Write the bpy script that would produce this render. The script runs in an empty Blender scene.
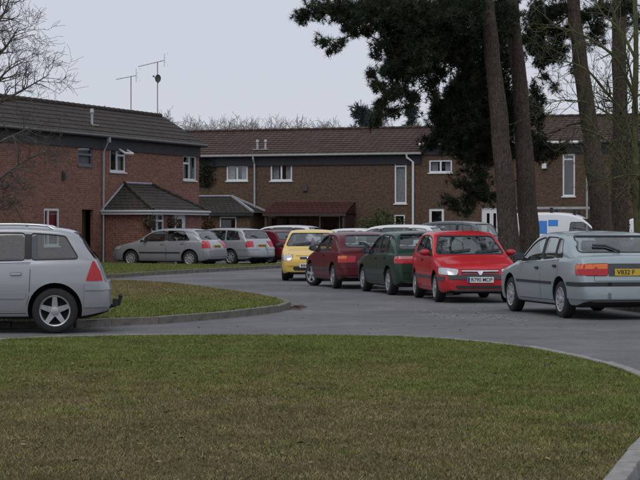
import bpy, bmesh, math, random
import numpy as np
from mathutils import Vector, Matrix
from mathutils.bvhtree import BVHTree

random.seed(7)
RNG = np.random.default_rng(7)
SC = bpy.context.scene
COL = SC.collection
R = math.radians

# ------------------------------------------------------------------ camera, sky, sun, exposure
FPX, HC, HZ, CX = 2000.0, 1.49, 227.0, 320.0        # focal length in photo pixels, eye height, horizon row, centre column
cam_d = bpy.data.cameras.new('camera')
cam = bpy.data.objects.new('camera', cam_d); COL.objects.link(cam)
cam.location = (0, 0, HC); cam.rotation_euler = (R(90), 0, 0)
cam_d.sensor_width = 36; cam_d.lens = 36 * FPX / 640
cam_d.shift_y = -(240 - HZ) / 640
cam_d.clip_start = 0.5; cam_d.clip_end = 3000
SC.camera = cam

SUN_EL, SUN_AZ = R(52), R(200)
world = bpy.data.worlds.new('World'); SC.world = world; world.use_nodes = True
wn, wl = world.node_tree.nodes, world.node_tree.links
bg = wn['Background']; bg.inputs['Strength'].default_value = 0.1
sky = wn.new('ShaderNodeTexSky'); sky.sky_type = 'NISHITA'; sky.sun_disc = False
sky.sun_elevation = SUN_EL; sky.sun_rotation = SUN_AZ
mix = wn.new('ShaderNodeMix'); mix.data_type = 'RGBA'
mix.inputs['Factor'].default_value = 0.93
mix.inputs[7].default_value = (6.15, 6.45, 7.3, 1)      # even overcast cloud
wl.new(sky.outputs[0], mix.inputs[6]); wl.new(mix.outputs[2], bg.inputs['Color'])
sun_d = bpy.data.lights.new('sun', 'SUN'); sun_d.energy = 0.8; sun_d.angle = R(40); sun_d.color = (1, .96, .9)
sun = bpy.data.objects.new('sun', sun_d); COL.objects.link(sun)
sun.rotation_euler = (R(38), 0, R(-20)); sun.location = (0, 0, 40)
SC.view_settings.view_transform = 'Standard'; SC.view_settings.look = 'None'
SC.view_settings.gamma = 1; SC.view_settings.use_curve_mapping = False
SC.view_settings.exposure = 0.0
SC.render.engine = 'CYCLES'
SC.cycles.use_denoising = True
SC.cycles.max_bounces = 8; SC.cycles.transparent_max_bounces = 24
SC.cycles.caustics_reflective = False; SC.cycles.caustics_refractive = False

def G(x, y, h=0.0):
    """photo pixel -> point on the level plane at height h"""
    Y = FPX * (HC - h) / (y - HZ)
    return Vector(((x - CX) * Y / FPX, Y, h))
def AT(x, y, Y):
    """photo pixel -> point at depth Y"""
    return Vector(((x - CX) * Y / FPX, Y, HC + (HZ - y) * Y / FPX))

# ------------------------------------------------------------------ objects
def link(name, me, parent=None, mats=None, loc=None, rot=None):
    o = bpy.data.objects.new(name, me); COL.objects.link(o)
    if mats is not None:
        for m in (mats if isinstance(mats, (list, tuple)) else [mats]): me.materials.append(m)
    if parent is not None: o.parent = parent
    if loc is not None: o.location = loc
    if rot is not None: o.rotation_euler = rot
    return o
def thing(name, label, cat, loc=(0, 0, 0), rz=0.0, group=None, kind=None):
    o = bpy.data.objects.new(name, None); COL.objects.link(o)
    o.empty_display_size = .2
    o.location = loc; o.rotation_euler = (0, 0, rz)
    tag(o, label, cat, group, kind)
    return o
def tag(o, label=None, cat=None, group=None, kind=None):
    if label: o['label'] = label
    if cat: o['category'] = cat
    if group: o['group'] = group
    if kind: o['kind'] = kind
    return o
def copy_tree(o, parent=None):
    c = o.copy(); COL.objects.link(c); c.parent = parent
    for ch in list(o.children): copy_tree(ch, c)
    return c

class MB:
    """collects polygons (with uv in metres and a material index) and links them as one mesh object"""
    def __init__(s): s.v = []; s.f = []; s.uv = []; s.mi = []
    def face(s, pts, uv=None, mi=0):
        b = len(s.v); s.v += [tuple(p) for p in pts]; s.f.append(tuple(range(b, b + len(pts))))
        if uv is None:
            a = Vector(pts[0]); n = Vector((0, 0, 0))
            for i in range(1, len(pts) - 1): n += (Vector(pts[i]) - a).cross(Vector(pts[i + 1]) - a)
            n = Vector((abs(n.x), abs(n.y), abs(n.z)))
            if n.z > max(n.x, n.y): uv = [(p[0], p[1]) for p in pts]
            elif n.y >= n.x: uv = [(p[0], p[2]) for p in pts]
            else: uv = [(p[1], p[2]) for p in pts]
        s.uv += list(uv); s.mi.append(mi)
    def box(s, x0, x1, y0, y1, z0, z1, mi=0):
        a = [(x0, y0, z0), (x1, y0, z0), (x1, y1, z0), (x0, y1, z0), (x0, y0, z1), (x1, y0, z1), (x1, y1, z1), (x0, y1, z1)]
        for f in ((3, 2, 1, 0), (4, 5, 6, 7), (0, 1, 5, 4), (1, 2, 6, 5), (2, 3, 7, 6), (3, 0, 4, 7)):
            s.face([a[i] for i in f], mi=mi)
    def obox(s, M, hx, hy, hz, mi=0):
        a = [M @ Vector((sx * hx, sy * hy, sz * hz)) for sz in (-1, 1) for sx, sy in ((-1, -1), (1, -1), (1, 1), (-1, 1))]
        for f in ((3, 2, 1, 0), (4, 5, 6, 7), (0, 1, 5, 4), (1, 2, 6, 5), (2, 3, 7, 6), (3, 0, 4, 7)):
            s.face([a[i] for i in f], mi=mi)
    def tube(s, pts, rad, n=8, mi=0, cap=True):
        pts = [Vector(p) for p in pts]
        if not hasattr(rad, '__len__'): rad = [rad] * len(pts)
        rings = []; vlen = 0
        up = Vector((0, 0, 1))
        for i, p in enumerate(pts):
            d = (pts[min(i + 1, len(pts) - 1)] - pts[max(i - 1, 0)])
            d = d.normalized() if d.length > 1e-9 else Vector((0, 0, 1))
            a = d.cross(up)
            if a.length < .05: a = d.cross(Vector((1, 0, 0)))
            a.normalize(); b = d.cross(a)
            rings.append([p + (a * math.cos(2 * math.pi * k / n) + b * math.sin(2 * math.pi * k / n)) * rad[i] for k in range(n)])
        base = len(s.v)
        for r in rings: s.v += [tuple(q) for q in r]
        for i in range(len(pts) - 1):
            l2 = vlen + (pts[i + 1] - pts[i]).length
            for k in range(n):
                k2 = (k + 1) % n
                s.f.append((base + i * n + k, base + i * n + k2, base + (i + 1) * n + k2, base + (i + 1) * n + k))
                c = 2 * math.pi * rad[i] / n
                s.uv += [(k * c, vlen), ((k + 1) * c, vlen), ((k + 1) * c, l2), (k * c, l2)]; s.mi.append(mi)
            vlen = l2
        if cap:
            for ring in (0, len(pts) - 1):
                idx = [base + ring * n + k for k in range(n)]
                if ring: idx = idx[::-1]
                s.f.append(tuple(idx)); s.uv += [(0, 0)] * n; s.mi.append(mi)
    def mesh(s, name, smooth=False, merge=False, angle=None):
        me = bpy.data.meshes.new(name)
        me.from_pydata(s.v, [], s.f)
        uvl = me.uv_layers.new(name='UVMap')
        uvl.data.foreach_set('uv', np.array(s.uv, dtype=np.float32).ravel())
        me.polygons.foreach_set('material_index', np.array(s.mi, dtype=np.int32))
        if merge:
            bm = bmesh.new(); bm.from_mesh(me)
            bmesh.ops.remove_doubles(bm, verts=bm.verts, dist=1e-5); bm.to_mesh(me); bm.free()
        if smooth: me.polygons.foreach_set('use_smooth', np.ones(len(me.polygons), dtype=bool))
        if angle: me.set_sharp_from_angle(angle=R(angle))
        me.update()
        return me
    def build(s, name, mats, parent=None, loc=None, rot=None, smooth=False, merge=False, angle=None):
        return link(name, s.mesh(name, smooth, merge, angle), parent, mats, loc, rot)

def bevel_box_mesh(name, hx, hy, hz, bev, seg=1):
    bm = bmesh.new(); bmesh.ops.create_cube(bm, size=2)
    for v in bm.verts: v.co = Vector((v.co.x * hx, v.co.y * hy, v.co.z * hz))
    bmesh.ops.bevel(bm, geom=bm.edges[:], offset=bev, segments=seg, affect='EDGES', profile=.6)
    me = bpy.data.meshes.new(name); bm.to_mesh(me); bm.free()
    return me

# ------------------------------------------------------------------ materials
MATS = {}
def nmat(name):
    m = bpy.data.materials.new(name); m.use_nodes = True
    nt = m.node_tree
    return m, nt.nodes, nt.links, nt.nodes['Principled BSDF']
def srgb(r, g, b):
    f = lambda c: (c / 255 / 12.92) if c <= 10 else ((c / 255 + .055) / 1.055) ** 2.4
    return (f(r), f(g), f(b), 1)
def noise(n, l, scale, detail=4, rough=.6, vec=None, dist=0):
    t = n.new('ShaderNodeTexNoise'); t.inputs['Scale'].default_value = scale
    t.inputs['Detail'].default_value = detail; t.inputs['Roughness'].default_value = rough; t.inputs['Distortion'].default_value = dist
    if vec: l.new(vec, t.inputs['Vector'])
    return t
def ramp(n, l, src, stops):
    r = n.new('ShaderNodeValToRGB'); e = r.color_ramp.elements
    while len(e) < len(stops): e.new(.5)
    for i, (p, c) in enumerate(stops):
        e[i].position = p; e[i].color = c if len(c) == 4 else (*c, 1)
    l.new(src, r.inputs['Fac']); return r
def mixc(n, l, fac, a, b, mode='MIX'):
    x = n.new('ShaderNodeMix'); x.data_type = 'RGBA'; x.blend_type = mode
    for sock, val in ((x.inputs['Factor'], fac), (x.inputs[6], a), (x.inputs[7], b)):
        if isinstance(val, (int, float)): sock.default_value = val
        elif isinstance(val, (tuple, list)): sock.default_value = val if len(val) == 4 else (*val, 1)
        else: l.new(val, sock)
    return x.outputs[2]
def bump(n, l, p, h, strength=.3, dist=.01):
    b = n.new('ShaderNodeBump'); b.inputs['Strength'].default_value = strength; b.inputs['Distance'].default_value = dist
    l.new(h, b.inputs['Height']); l.new(b.outputs[0], p.inputs['Normal']); return b
def simple(name, col, rough=.6, metal=0, spec=.5, var=.12, vscale=6.0, coat=0, bumps=0):
    if name in MATS: return MATS[name]
    m, n, l, p = nmat(name)
    col = tuple(col[:3])
    tc = n.new('ShaderNodeTexCoord')
    t = noise(n, l, vscale, 5, .65, tc.outputs['Object'])
    dark = tuple(c * (1 - var) for c in col); lite = tuple(min(1, c * (1 + var)) for c in col)
    r = ramp(n, l, t.outputs['Fac'], [(.3, dark), (.7, lite)])
    l.new(r.outputs[0], p.inputs['Base Color'])
    p.inputs['Roughness'].default_value = rough; p.inputs['Metallic'].default_value = metal
    p.inputs['Specular IOR Level'].default_value = spec; p.inputs['Coat Weight'].default_value = coat
    p.inputs['Coat Roughness'].default_value = .06
    if bumps: bump(n, l, p, t.outputs['Fac'], bumps, .01)
    MATS[name] = m; return m
def paint(name, col, metal=0.0, rough=.38, coat=.7):
    m, n, l, p = nmat(name); col = tuple(col[:3])
    tc = n.new('ShaderNodeTexCoord')
    t = noise(n, l, 2.3, 5, .7, tc.outputs['Object'])
    sep = n.new('ShaderNodeSeparateXYZ'); l.new(tc.outputs['Object'], sep.inputs[0])
    mr = n.new('ShaderNodeMapRange'); l.new(sep.outputs['Z'], mr.inputs['Value'])
    mr.inputs['From Min'].default_value = .75; mr.inputs['From Max'].default_value = .2
    mul = n.new('ShaderNodeMath'); mul.operation = 'MULTIPLY'; l.new(mr.outputs[0], mul.inputs[0]); l.new(t.outputs['Fac'], mul.inputs[1])
    mul2 = n.new('ShaderNodeMath'); mul2.operation = 'MULTIPLY'; mul2.inputs[1].default_value = .45; l.new(mul.outputs[0], mul2.inputs[0])
    c = mixc(n, l, mul2.outputs[0], col, (.075, .066, .055))          # road film on the lower panels
    l.new(c, p.inputs['Base Color'])
    rr = n.new('ShaderNodeMapRange'); rr.inputs['To Min'].default_value = rough; rr.inputs['To Max'].default_value = .75
    l.new(mul2.outputs[0], rr.inputs['Value']); l.new(rr.outputs[0], p.inputs['Roughness'])
    p.inputs['Metallic'].default_value = metal; p.inputs['Specular IOR Level'].default_value = .3
    p.inputs['Coat Weight'].default_value = coat; p.inputs['Coat Roughness'].default_value = .08
    return m
def glass_mat(name, tint, rough=.02, ior=1.5):
    if name in MATS: return MATS[name]
    m = bpy.data.materials.new(name); m.use_nodes = True; n = m.node_tree.nodes; l = m.node_tree.links
    n.clear(); out = n.new('ShaderNodeOutputMaterial')
    tr = n.new('ShaderNodeBsdfTransparent'); tr.inputs['Color'].default_value = (*tint, 1)
    gl = n.new('ShaderNodeBsdfGlossy'); gl.inputs['Roughness'].default_value = rough
    fr = n.new('ShaderNodeFresnel'); geo = n.new('ShaderNodeNewGeometry'); mr = n.new('ShaderNodeMapRange')
    mr.inputs['To Min'].default_value = ior; mr.inputs['To Max'].default_value = 1 / ior                # the node inverts the index on back faces
    l.new(geo.outputs['Backfacing'], mr.inputs['Value']); l.new(mr.outputs[0], fr.inputs['IOR'])
    mx = n.new('ShaderNodeMixShader')
    l.new(fr.outputs[0], mx.inputs[0]); l.new(tr.outputs[0], mx.inputs[1]); l.new(gl.outputs[0], mx.inputs[2])
    l.new(mx.outputs[0], out.inputs['Surface']); MATS[name] = m; return m

def brick_mat(name, cols, mortar, bw=.225, rh=.075, ms=.007, stain=(.03, .026, .024), bstr=.5, offset=.5, stain_amt=.5):
    m, n, l, p = nmat(name)
    uv = n.new('ShaderNodeTexCoord')
    b = n.new('ShaderNodeTexBrick'); l.new(uv.outputs['UV'], b.inputs['Vector'])
    b.offset = offset; b.inputs['Scale'].default_value = 1; b.inputs['Brick Width'].default_value = bw; b.inputs['Row Height'].default_value = rh
    b.inputs['Mortar Size'].default_value = ms; b.inputs['Mortar Smooth'].default_value = .3; b.inputs['Bias'].default_value = -.1
    b.inputs['Color1'].default_value = (*cols[0], 1); b.inputs['Color2'].default_value = (*cols[1], 1); b.inputs['Mortar'].default_value = (*mortar, 1)
    t1 = noise(n, l, 1.3, 6, .7, uv.outputs['UV']); t2 = noise(n, l, 9, 4, .7, uv.outputs['UV'])
    r1 = ramp(n, l, t1.outputs['Fac'], [(.35, (0, 0, 0)), (.75, (1, 1, 1))])
    f = n.new('ShaderNodeMath'); f.operation = 'MULTIPLY'; f.inputs[1].default_value = stain_amt; l.new(r1.outputs[0], f.inputs[0])
    c = mixc(n, l, f.outputs[0], b.outputs['Color'], cols[2])
    r2 = ramp(n, l, t2.outputs['Fac'], [(.35, (.62, .62, .62)), (.7, (1.25, 1.22, 1.2))])
    c = mixc(n, l, 1.0, c, r2.outputs[0], 'MULTIPLY')
    l.new(c, p.inputs['Base Color']); p.inputs['Roughness'].default_value = .85
    p.inputs['Specular IOR Level'].default_value = .25
    inv = n.new('ShaderNodeMath'); inv.operation = 'SUBTRACT'; inv.inputs[0].default_value = 1; l.new(b.outputs['Fac'], inv.inputs[1])
    bump(n, l, p, inv.outputs[0], bstr, .012)
    return m

def build_materials():
    M = MATS
    M['brick_red'] = brick_mat('brick_red', [(.32, .125, .085), (.20, .080, .060), (.16, .080, .065)], (.30, .235, .195), ms=.011)
    M['brick_brown'] = brick_mat('brick_brown', [(.150, .092, .062), (.105, .066, .047), (.098, .068, .050)], (.130, .100, .078), ms=.008)
    M['tile_dark'] = brick_mat('tile_dark', [(.072, .057, .050), (.042, .035, .033), (.070, .060, .048)], (.024, .021, .019), .30, .33, .016, bstr=1.0, offset=0, stain_amt=.75)
    M['tile_red'] = brick_mat('tile_red', [(.118, .068, .056), (.064, .041, .037), (.085, .065, .055)], (.02, .014, .013), .30, .33, .024, bstr=1.0, offset=0, stain_amt=.6)
    M['tile_porch'] = brick_mat('tile_porch', [(.070, .060, .055), (.045, .040, .038), (.085, .072, .06)], (.016, .015, .014), .25, .25, .018, bstr=1.0, offset=.5)
    M['tile_canopy'] = brick_mat('tile_canopy', [(.105, .035, .035), (.080, .028, .028), (.065, .03, .028)], (.02, .010, .01), .25, .25, .018, bstr=1.0, offset=.5)
    # asphalt
    m, n, l, p = nmat('asphalt')
    tc = n.new('ShaderNodeTexCoord'); big = noise(n, l, .35, 5, .6, tc.outputs['Object']); mid = noise(n, l, 3.0, 6, .75, tc.outputs['Object']); fine = noise(n, l, 90, 3, .7, tc.outputs['Object'])
    r = ramp(n, l, big.outputs['Fac'], [(.32, (.108, .108, .112)), (.5, (.145, .145, .149)), (.68, (.190, .190, .193))])
    r2 = ramp(n, l, mid.outputs['Fac'], [(.3, (.78, .78, .78)), (.62, (1.08, 1.08, 1.08)), (.8, (1.22, 1.2, 1.17))])
    grit = noise(n, l, 22, 5, .8, tc.outputs['Object']); r4 = ramp(n, l, grit.outputs['Fac'], [(.32, (.72, .72, .72)), (.68, (1.28, 1.28, 1.27))])
    r3 = ramp(n, l, fine.outputs['Fac'], [(.3, (.35, .35, .37)), (.72, (1.65, 1.65, 1.62))])
    c = mixc(n, l, 1, r.outputs[0], r2.outputs[0], 'MULTIPLY'); c = mixc(n, l, 1, c, r3.outputs[0], 'MULTIPLY'); c = mixc(n, l, 1, c, r4.outputs[0], 'MULTIPLY')
    l.new(c, p.inputs['Base Color']); p.inputs['Roughness'].default_value = .8; p.inputs['Specular IOR Level'].default_value = .35
    bump(n, l, p, fine.outputs['Fac'], .5, .006); M['asphalt'] = m
    # soil under the grass
    m, n, l, p = nmat('soil')
    tc = n.new('ShaderNodeTexCoord'); a = noise(n, l, .8, 6, .7, tc.outputs['Object']); b = noise(n, l, 25, 5, .75, tc.outputs['Object'])
    r = ramp(n, l, a.outputs['Fac'], [(.35, (.095, .100, .040)), (.62, (.125, .105, .060))])
    r2 = ramp(n, l, b.outputs['Fac'], [(.3, (.45, .45, .42)), (.7, (1.25, 1.25, 1.2))])
    l.new(mixc(n, l, 1, r.outputs[0], r2.outputs[0], 'MULTIPLY'), p.inputs['Base Color']); p.inputs['Roughness'].default_value = .95
    p.inputs['Specular IOR Level'].default_value = .1
    bump(n, l, p, b.outputs['Fac'], .9, .03); M['soil'] = m
    # leaf litter
    m, n, l, p = nmat('leaf_litter')
    tc = n.new('ShaderNodeTexCoord'); a = noise(n, l, 1.2, 6, .7, tc.outputs['Object']); b = noise(n, l, 18, 6, .8, tc.outputs['Object'])
    r = ramp(n, l, a.outputs['Fac'], [(.35, (.085, .055, .036)), (.65, (.135, .088, .058))])
    r2 = ramp(n, l, b.outputs['Fac'], [(.3, (.45, .42, .4)), (.7, (1.45, 1.38, 1.3))])
    l.new(mixc(n, l, 1, r.outputs[0], r2.outputs[0], 'MULTIPLY'), p.inputs['Base Color']); p.inputs['Roughness'].default_value = .95
    bump(n, l, p, b.outputs['Fac'], .9, .03); M['leaf_litter'] = m
    # vertex tinted plant matter
    for nm, rough, spec in (('grass_blade', .75, .12), ('needle', .75, .15), ('leaf', .7, .2), ('twig', .9, .1)):
        m, n, l, p = nmat(nm); at = n.new('ShaderNodeAttribute'); at.attribute_name = 'tint'
        l.new(at.outputs['Color'], p.inputs['Base Color']); p.inputs['Roughness'].default_value = rough; p.inputs['Specular IOR Level'].default_value = spec
        M[nm] = m
    # bark
    m, n, l, p = nmat('bark')
    tc = n.new('ShaderNodeTexCoord'); mp = n.new('ShaderNodeMapping'); mp.inputs['Scale'].default_value = (1, 1, .30); l.new(tc.outputs['Object'], mp.inputs[0])
    vo = n.new('ShaderNodeTexVoronoi'); vo.feature = 'DISTANCE_TO_EDGE'; vo.inputs['Scale'].default_value = 22; l.new(mp.outputs[0], vo.inputs['Vector'])
    a = noise(n, l, 14, 6, .75, mp.outputs[0], .6); b = noise(n, l, .7, 4, .6, tc.outputs['Object'])
    r = ramp(n, l, a.outputs['Fac'], [(.3, (.060, .051, .047)), (.55, (.118, .098, .088)), (.75, (.18, .155, .142))])
    rv = ramp(n, l, vo.outputs['Distance'], [(.0, (.5, .48, .47)), (.10, (1, 1, 1))])
    rb = ramp(n, l, b.outputs['Fac'], [(.35, (.75, .80, .72)), (.7, (1.1, 1.0, .95))])
    c = mixc(n, l, 1, r.outputs[0], rv.outputs[0], 'MULTIPLY'); c = mixc(n, l, 1, c, rb.outputs[0], 'MULTIPLY')
    l.new(c, p.inputs['Base Color']); p.inputs['Roughness'].default_value = .95; p.inputs['Specular IOR Level'].default_value = .1
    h = mixc(n, l, .5, vo.outputs['Distance'], a.outputs['Color']); bump(n, l, p, h, 1.0, .05); M['bark'] = m
    simple('bark_grey', (.10, .088, .075), .9, var=.35, vscale=9, bumps=.5)
    simple('bark_dark', (.045, .037, .032), .95, var=.35, vscale=9)
    simple('bark_moss', (.085, .090, .040), .9, var=.4, vscale=9, bumps=.5)
    simple('kerb_stone', (.175, .162, .140), .9, var=.32, vscale=7, spec=.2, bumps=.5)
    simple('concrete', (.24, .235, .22), .9, var=.2, vscale=8, spec=.2)
    simple('upvc', (.72, .73, .74), .35, var=.05, vscale=3)
    simple('white_paint', (.62, .62, .62), .5, var=.12, vscale=5)
    simple('grey_frame', (.13, .14, .15), .5, var=.1)
    simple('fascia_dark', (.024, .025, .031), .7, var=.25, vscale=3)
    simple('gutter', (.30, .30, .31), .5, var=.15)
    simple('gutter_dark', (.06, .06, .065), .5, var=.15)
    simple('pipe_grey', (.42, .43, .45), .45, var=.15)
    simple('lead', (.30, .31, .33), .6, var=.2)
    simple('metal', (.22, .23, .25), .45, .7)
    simple('wood_dark', (.055, .033, .024), .6, var=.3)
    simple('red_cloth', (.42, .03, .055), .8, var=.5, vscale=12)
    simple('blind', (.26, .27, .28), .8, var=.2)
    simple('net', (.40, .41, .41), .9, var=.2, vscale=7)
    simple('curtain', (.50, .50, .51), .9, var=.25, vscale=8)
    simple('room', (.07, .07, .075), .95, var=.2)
    simple('tyre', (.017, .017, .018), .85, var=.3, vscale=20)
    simple('rubber', (.020, .020, .022), .6, var=.2)
    simple('trim_grey', (.055, .058, .064), .55, var=.12)
    simple('interior', (.085, .087, .092), .85, var=.25)
    simple('seat_cloth', (.17, .175, .19), .9, var=.3, vscale=12)
    simple('underbody', (.012, .012, .012), .9)
    simple('alloy', (.40, .40, .41), .38, .7, var=.2, vscale=14)
    simple('hubcap', (.42, .43, .45), .4, .55, var=.12)
    simple('mirror_dark', (.16, .17, .19), .12, .9, var=.05)
    simple('chrome', (.75, .76, .78), .15, 1.0, var=.05)
    simple('lamp_red', (.46, .006, .016), .2, coat=.25, var=.25, vscale=25)
    simple('lamp_dark_red', (.16, .010, .016), .14, coat=1.0, var=.2, vscale=25)
    simple('lamp_orange', (.75, .17, .03), .2, coat=.25, var=.2, vscale=25)
    simple('lamp_clear', (.55, .57, .60), .12, .35, coat=1.0, var=.3, vscale=30)
    simple('lamp_pink', (.50, .20, .22), .2, coat=.3, var=.2, vscale=25)
    simple('plate_white', (.74, .75, .74), .4, var=.06)
    simple('plate_yellow', (.62, .42, .045), .4, var=.10)
    simple('plate_blue', (.03, .06, .32), .4, var=.06)
    simple('plate_ink', (.012, .012, .013), .5, var=.1)
    simple('logo_blue', (.04, .22, .62), .5, var=.08)
    simple('road_paint', (.36, .36, .355), .8, var=.3, vscale=30)
    simple('clay_flower', (.17, .075, .045), .8)
    glass_mat('car_glass', (.86, .91, .90), .03, 1.85)
    glass_mat('car_glass_dark', (.16, .19, .19), .03, 1.8)
    glass_mat('house_glass', (.90, .92, .93), .02, 1.8)
build_materials()

# ------------------------------------------------------------------ car builder (local x forward, y left, z up, origin on the ground)
def pchip(pts):
    x = np.array([p[0] for p in pts], float); y = np.array([p[1] for p in pts], float)
    h = np.diff(x); d = np.diff(y) / h; m = np.zeros(len(x))
    m[0], m[-1] = d[0], d[-1]
    for i in range(1, len(x) - 1):
        if d[i - 1] * d[i] > 0:
            w1, w2 = 2 * h[i] + h[i - 1], h[i] + 2 * h[i - 1]
            m[i] = (w1 + w2) / (w1 / d[i - 1] + w2 / d[i])
    def f(t):
        t = min(max(t, x[0]), x[-1]); i = min(max(int(np.searchsorted(x, t)) - 1, 0), len(h) - 1)
        u = (t - x[i]) / h[i]
        return float(y[i] * (1 + 2 * u) * (1 - u) ** 2 + m[i] * h[i] * u * (1 - u) ** 2 + y[i + 1] * u * u * (3 - 2 * u) + m[i + 1] * h[i] * u * u * (u - 1))
    return f

class CarShape:
    def __init__(s, sp):
        s.sp = sp; s.L = sp['L']; s.W = sp['W'] / 2
        s.top = pchip(sp['top']); s.belt = pchip(sp['belt']); s.th = sp.get('th', .30)
        s.rcr = sp.get('rear_round', .16); s.fcr = sp.get('front_round', .24)
    def half(s, t):
        L = s.L; w = s.W
        a = max(0, 1 - t / .75); w *= 1 - s.sp.get('nose_taper', .07) * a ** 1.8
        b = max(0, 1 - (L - t) / .9); w *= 1 - s.sp.get('tail_taper', .06) * b ** 1.8
        if t < s.fcr: w *= .80 + .20 * math.sqrt(max(0, 1 - (1 - t / s.fcr) ** 2))
        if L - t < s.rcr: w *= .86 + .14 * math.sqrt(max(0, 1 - (1 - (L - t) / s.rcr) ** 2))
        return w
    def bottom(s, t):
        z = s.sp.get('clear', .19)
        z += .05 * max(0, 1 - t / .3) ** 2 + .10 * max(0, 1 - (s.L - t) / .4) ** 1.6
        return z
    def ring(s, t, inset=0.0, dz=0.0, floor=None):
        W = s.half(t) - inset; zt = s.top(t) - dz; zb = s.bottom(t) if floor is None else floor
        crown = .028
        zs = min(s.belt(t), zt - crown - .015)
        zs = max(zs, zb + .03); zt = max(zt, zs + crown + .012)
        P = [(0, zb), (.45 * W, zb), (.84 * W, zb)]
        for fw, fz in ((.925, .05), (.962, .13), (.985, .27), (.998, .44), (1.0, .60), (.996, .76), (.985, .90), (.972, .97)):
            P.append((fw * W, zb + fz * (zs - zb)))
        ws = .957 * W; hh = zt - crown - zs
        rc = min(.085, hh * .8); zc = zt - crown - rc
        wc = ws - (zc - zs) * s.th
        for k in range(6):
            u = k / 5; P.append((ws + (wc - ws) * u + .012 * math.sin(math.pi * u) * min(1, hh / .3), zs + (zc - zs) * u))
        for k in range(1, 6):
            a = R(78) * k / 5; P.append((wc - rc * (1 - math.cos(a)), zc + rc * math.sin(a)))
        w0, z0 = P[-1]
        for k in range(1, 6):
            u = k / 5; y = w0 * (1 - u); P.append((y, zt - (zt - z0) * (y / w0) ** 2))
        return P
    def loft(s, ts, inset=0, dz=0, floor=None):
        v = []; f = []
        rings = []
        for t in ts:
            P = s.ring(t, inset, dz, floor)
            full = P + [(-y, z) for y, z in P[-2:0:-1]]
            rings.append(full)
        n = len(rings[0])
        for t, rg in zip(ts, rings):
            for y, z in rg: v.append((s.L / 2 - t, y, z))
        for i in range(len(ts) - 1):
            for k in range(n):
                k2 = (k + 1) % n
                f.append((i * n + k, (i + 1) * n + k, (i + 1) * n + k2, i * n + k2))
        h = n // 2                                   # caps as strips of quads between the two halves
        for i, flip in ((0, False), (len(ts) - 1, True)):
            b = i * n
            for k in range(h):
                a, c = b + k, b + k + 1; d, e = b + (n - k) % n, b + (n - k - 1) % n
                q = [x for j, x in enumerate((a, c, e, d)) if x not in (a, c, e, d)[:j]]
                if len(q) >= 3: f.append(tuple(q if not flip else q[::-1]))
        me = bpy.data.meshes.new('loft'); me.from_pydata(v, [], f)
        bm = bmesh.new(); bm.from_mesh(me); bmesh.ops.recalc_face_normals(bm, faces=bm.faces); bm.to_mesh(me); bm.free()
        return me

def bvh_of(me):
    return BVHTree.FromPolygons([v.co.copy() for v in me.vertices], [tuple(p.vertices) for p in me.polygons])
def prism(poly3a, poly3b):
    n = len(poly3a); v = [tuple(p) for p in poly3a] + [tuple(p) for p in poly3b]
    f = [tuple(range(n)), tuple(range(2 * n - 1, n - 1, -1))] + [(i, i + n, (i + 1) % n + n, (i + 1) % n) for i in range(n)]
    return v, f
def cutter(parts):
    v = []; f = []
    for a, b in parts:
        o = len(v); v += a; f += [tuple(i + o for i in q) for q in b]
    me = bpy.data.meshes.new('cut'); me.from_pydata(v, [], f)
    bm = bmesh.new(); bm.from_mesh(me); bmesh.ops.triangulate(bm, faces=[q for q in bm.faces if len(q.verts) > 4])
    bmesh.ops.recalc_face_normals(bm, faces=bm.faces); bm.to_mesh(me); bm.free()
    return me
def boolean(me, cuts):
    o = bpy.data.objects.new('tmp_body', me); COL.objects.link(o); tmp = []
    for c in cuts:
        k = bpy.data.objects.new('tmp_cut', c); COL.objects.link(k); tmp.append(k)
        m = o.modifiers.new('b', 'BOOLEAN'); m.operation = 'DIFFERENCE'; m.object = k; m.solver = 'MANIFOLD'
    dg = bpy.context.evaluated_depsgraph_get(); dg.update()
    out = bpy.data.meshes.new_from_object(o.evaluated_get(dg))
    bpy.data.objects.remove(o)
    for k in tmp: c = k.data; bpy.data.objects.remove(k); bpy.data.meshes.remove(c)
    return out

def inflate(poly, d):
    """offset a closed 2d outline outwards by d"""
    n = len(poly); A = sum(poly[i][0] * poly[(i + 1) % n][1] - poly[(i + 1) % n][0] * poly[i][1] for i in range(n))
    sg = 1 if A > 0 else -1; out = []
    for i in range(n):
        p0, p1, p2 = Vector(poly[i - 1]), Vector(poly[i]), Vector(poly[(i + 1) % n])
        e1 = (p1 - p0); e2 = (p2 - p1)
        if e1.length < 1e-6 or e2.length < 1e-6: out.append(tuple(p1)); continue
        e1.normalize(); e2.normalize()
        n1 = Vector((e1.y, -e1.x)) * sg; n2 = Vector((e2.y, -e2.x)) * sg
        b = (n1 + n2); b = b.normalized() if b.length > 1e-6 else n1
        k = d / max(.45, b.dot(n1)); out.append(tuple(p1 + b * k))
    return out
def round_poly(poly, r, seg=3):
    out = []; n = len(poly)
    for i in range(n):
        p0, p1, p2 = Vector(poly[i - 1]), Vector(poly[i]), Vector(poly[(i + 1) % n])
        a = p0 - p1; b = p2 - p1; k = min(r, a.length * .45, b.length * .45)
        A = p1 + a.normalized() * k; B = p1 + b.normalized() * k
        if a.normalized().dot(b.normalized()) < -.95: out.append(tuple(p1)); continue
        for j in range(seg + 1):
            u = j / seg; out.append(tuple(A * (1 - u) ** 2 + p1 * 2 * u * (1 - u) + B * u * u))
    return out

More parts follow.
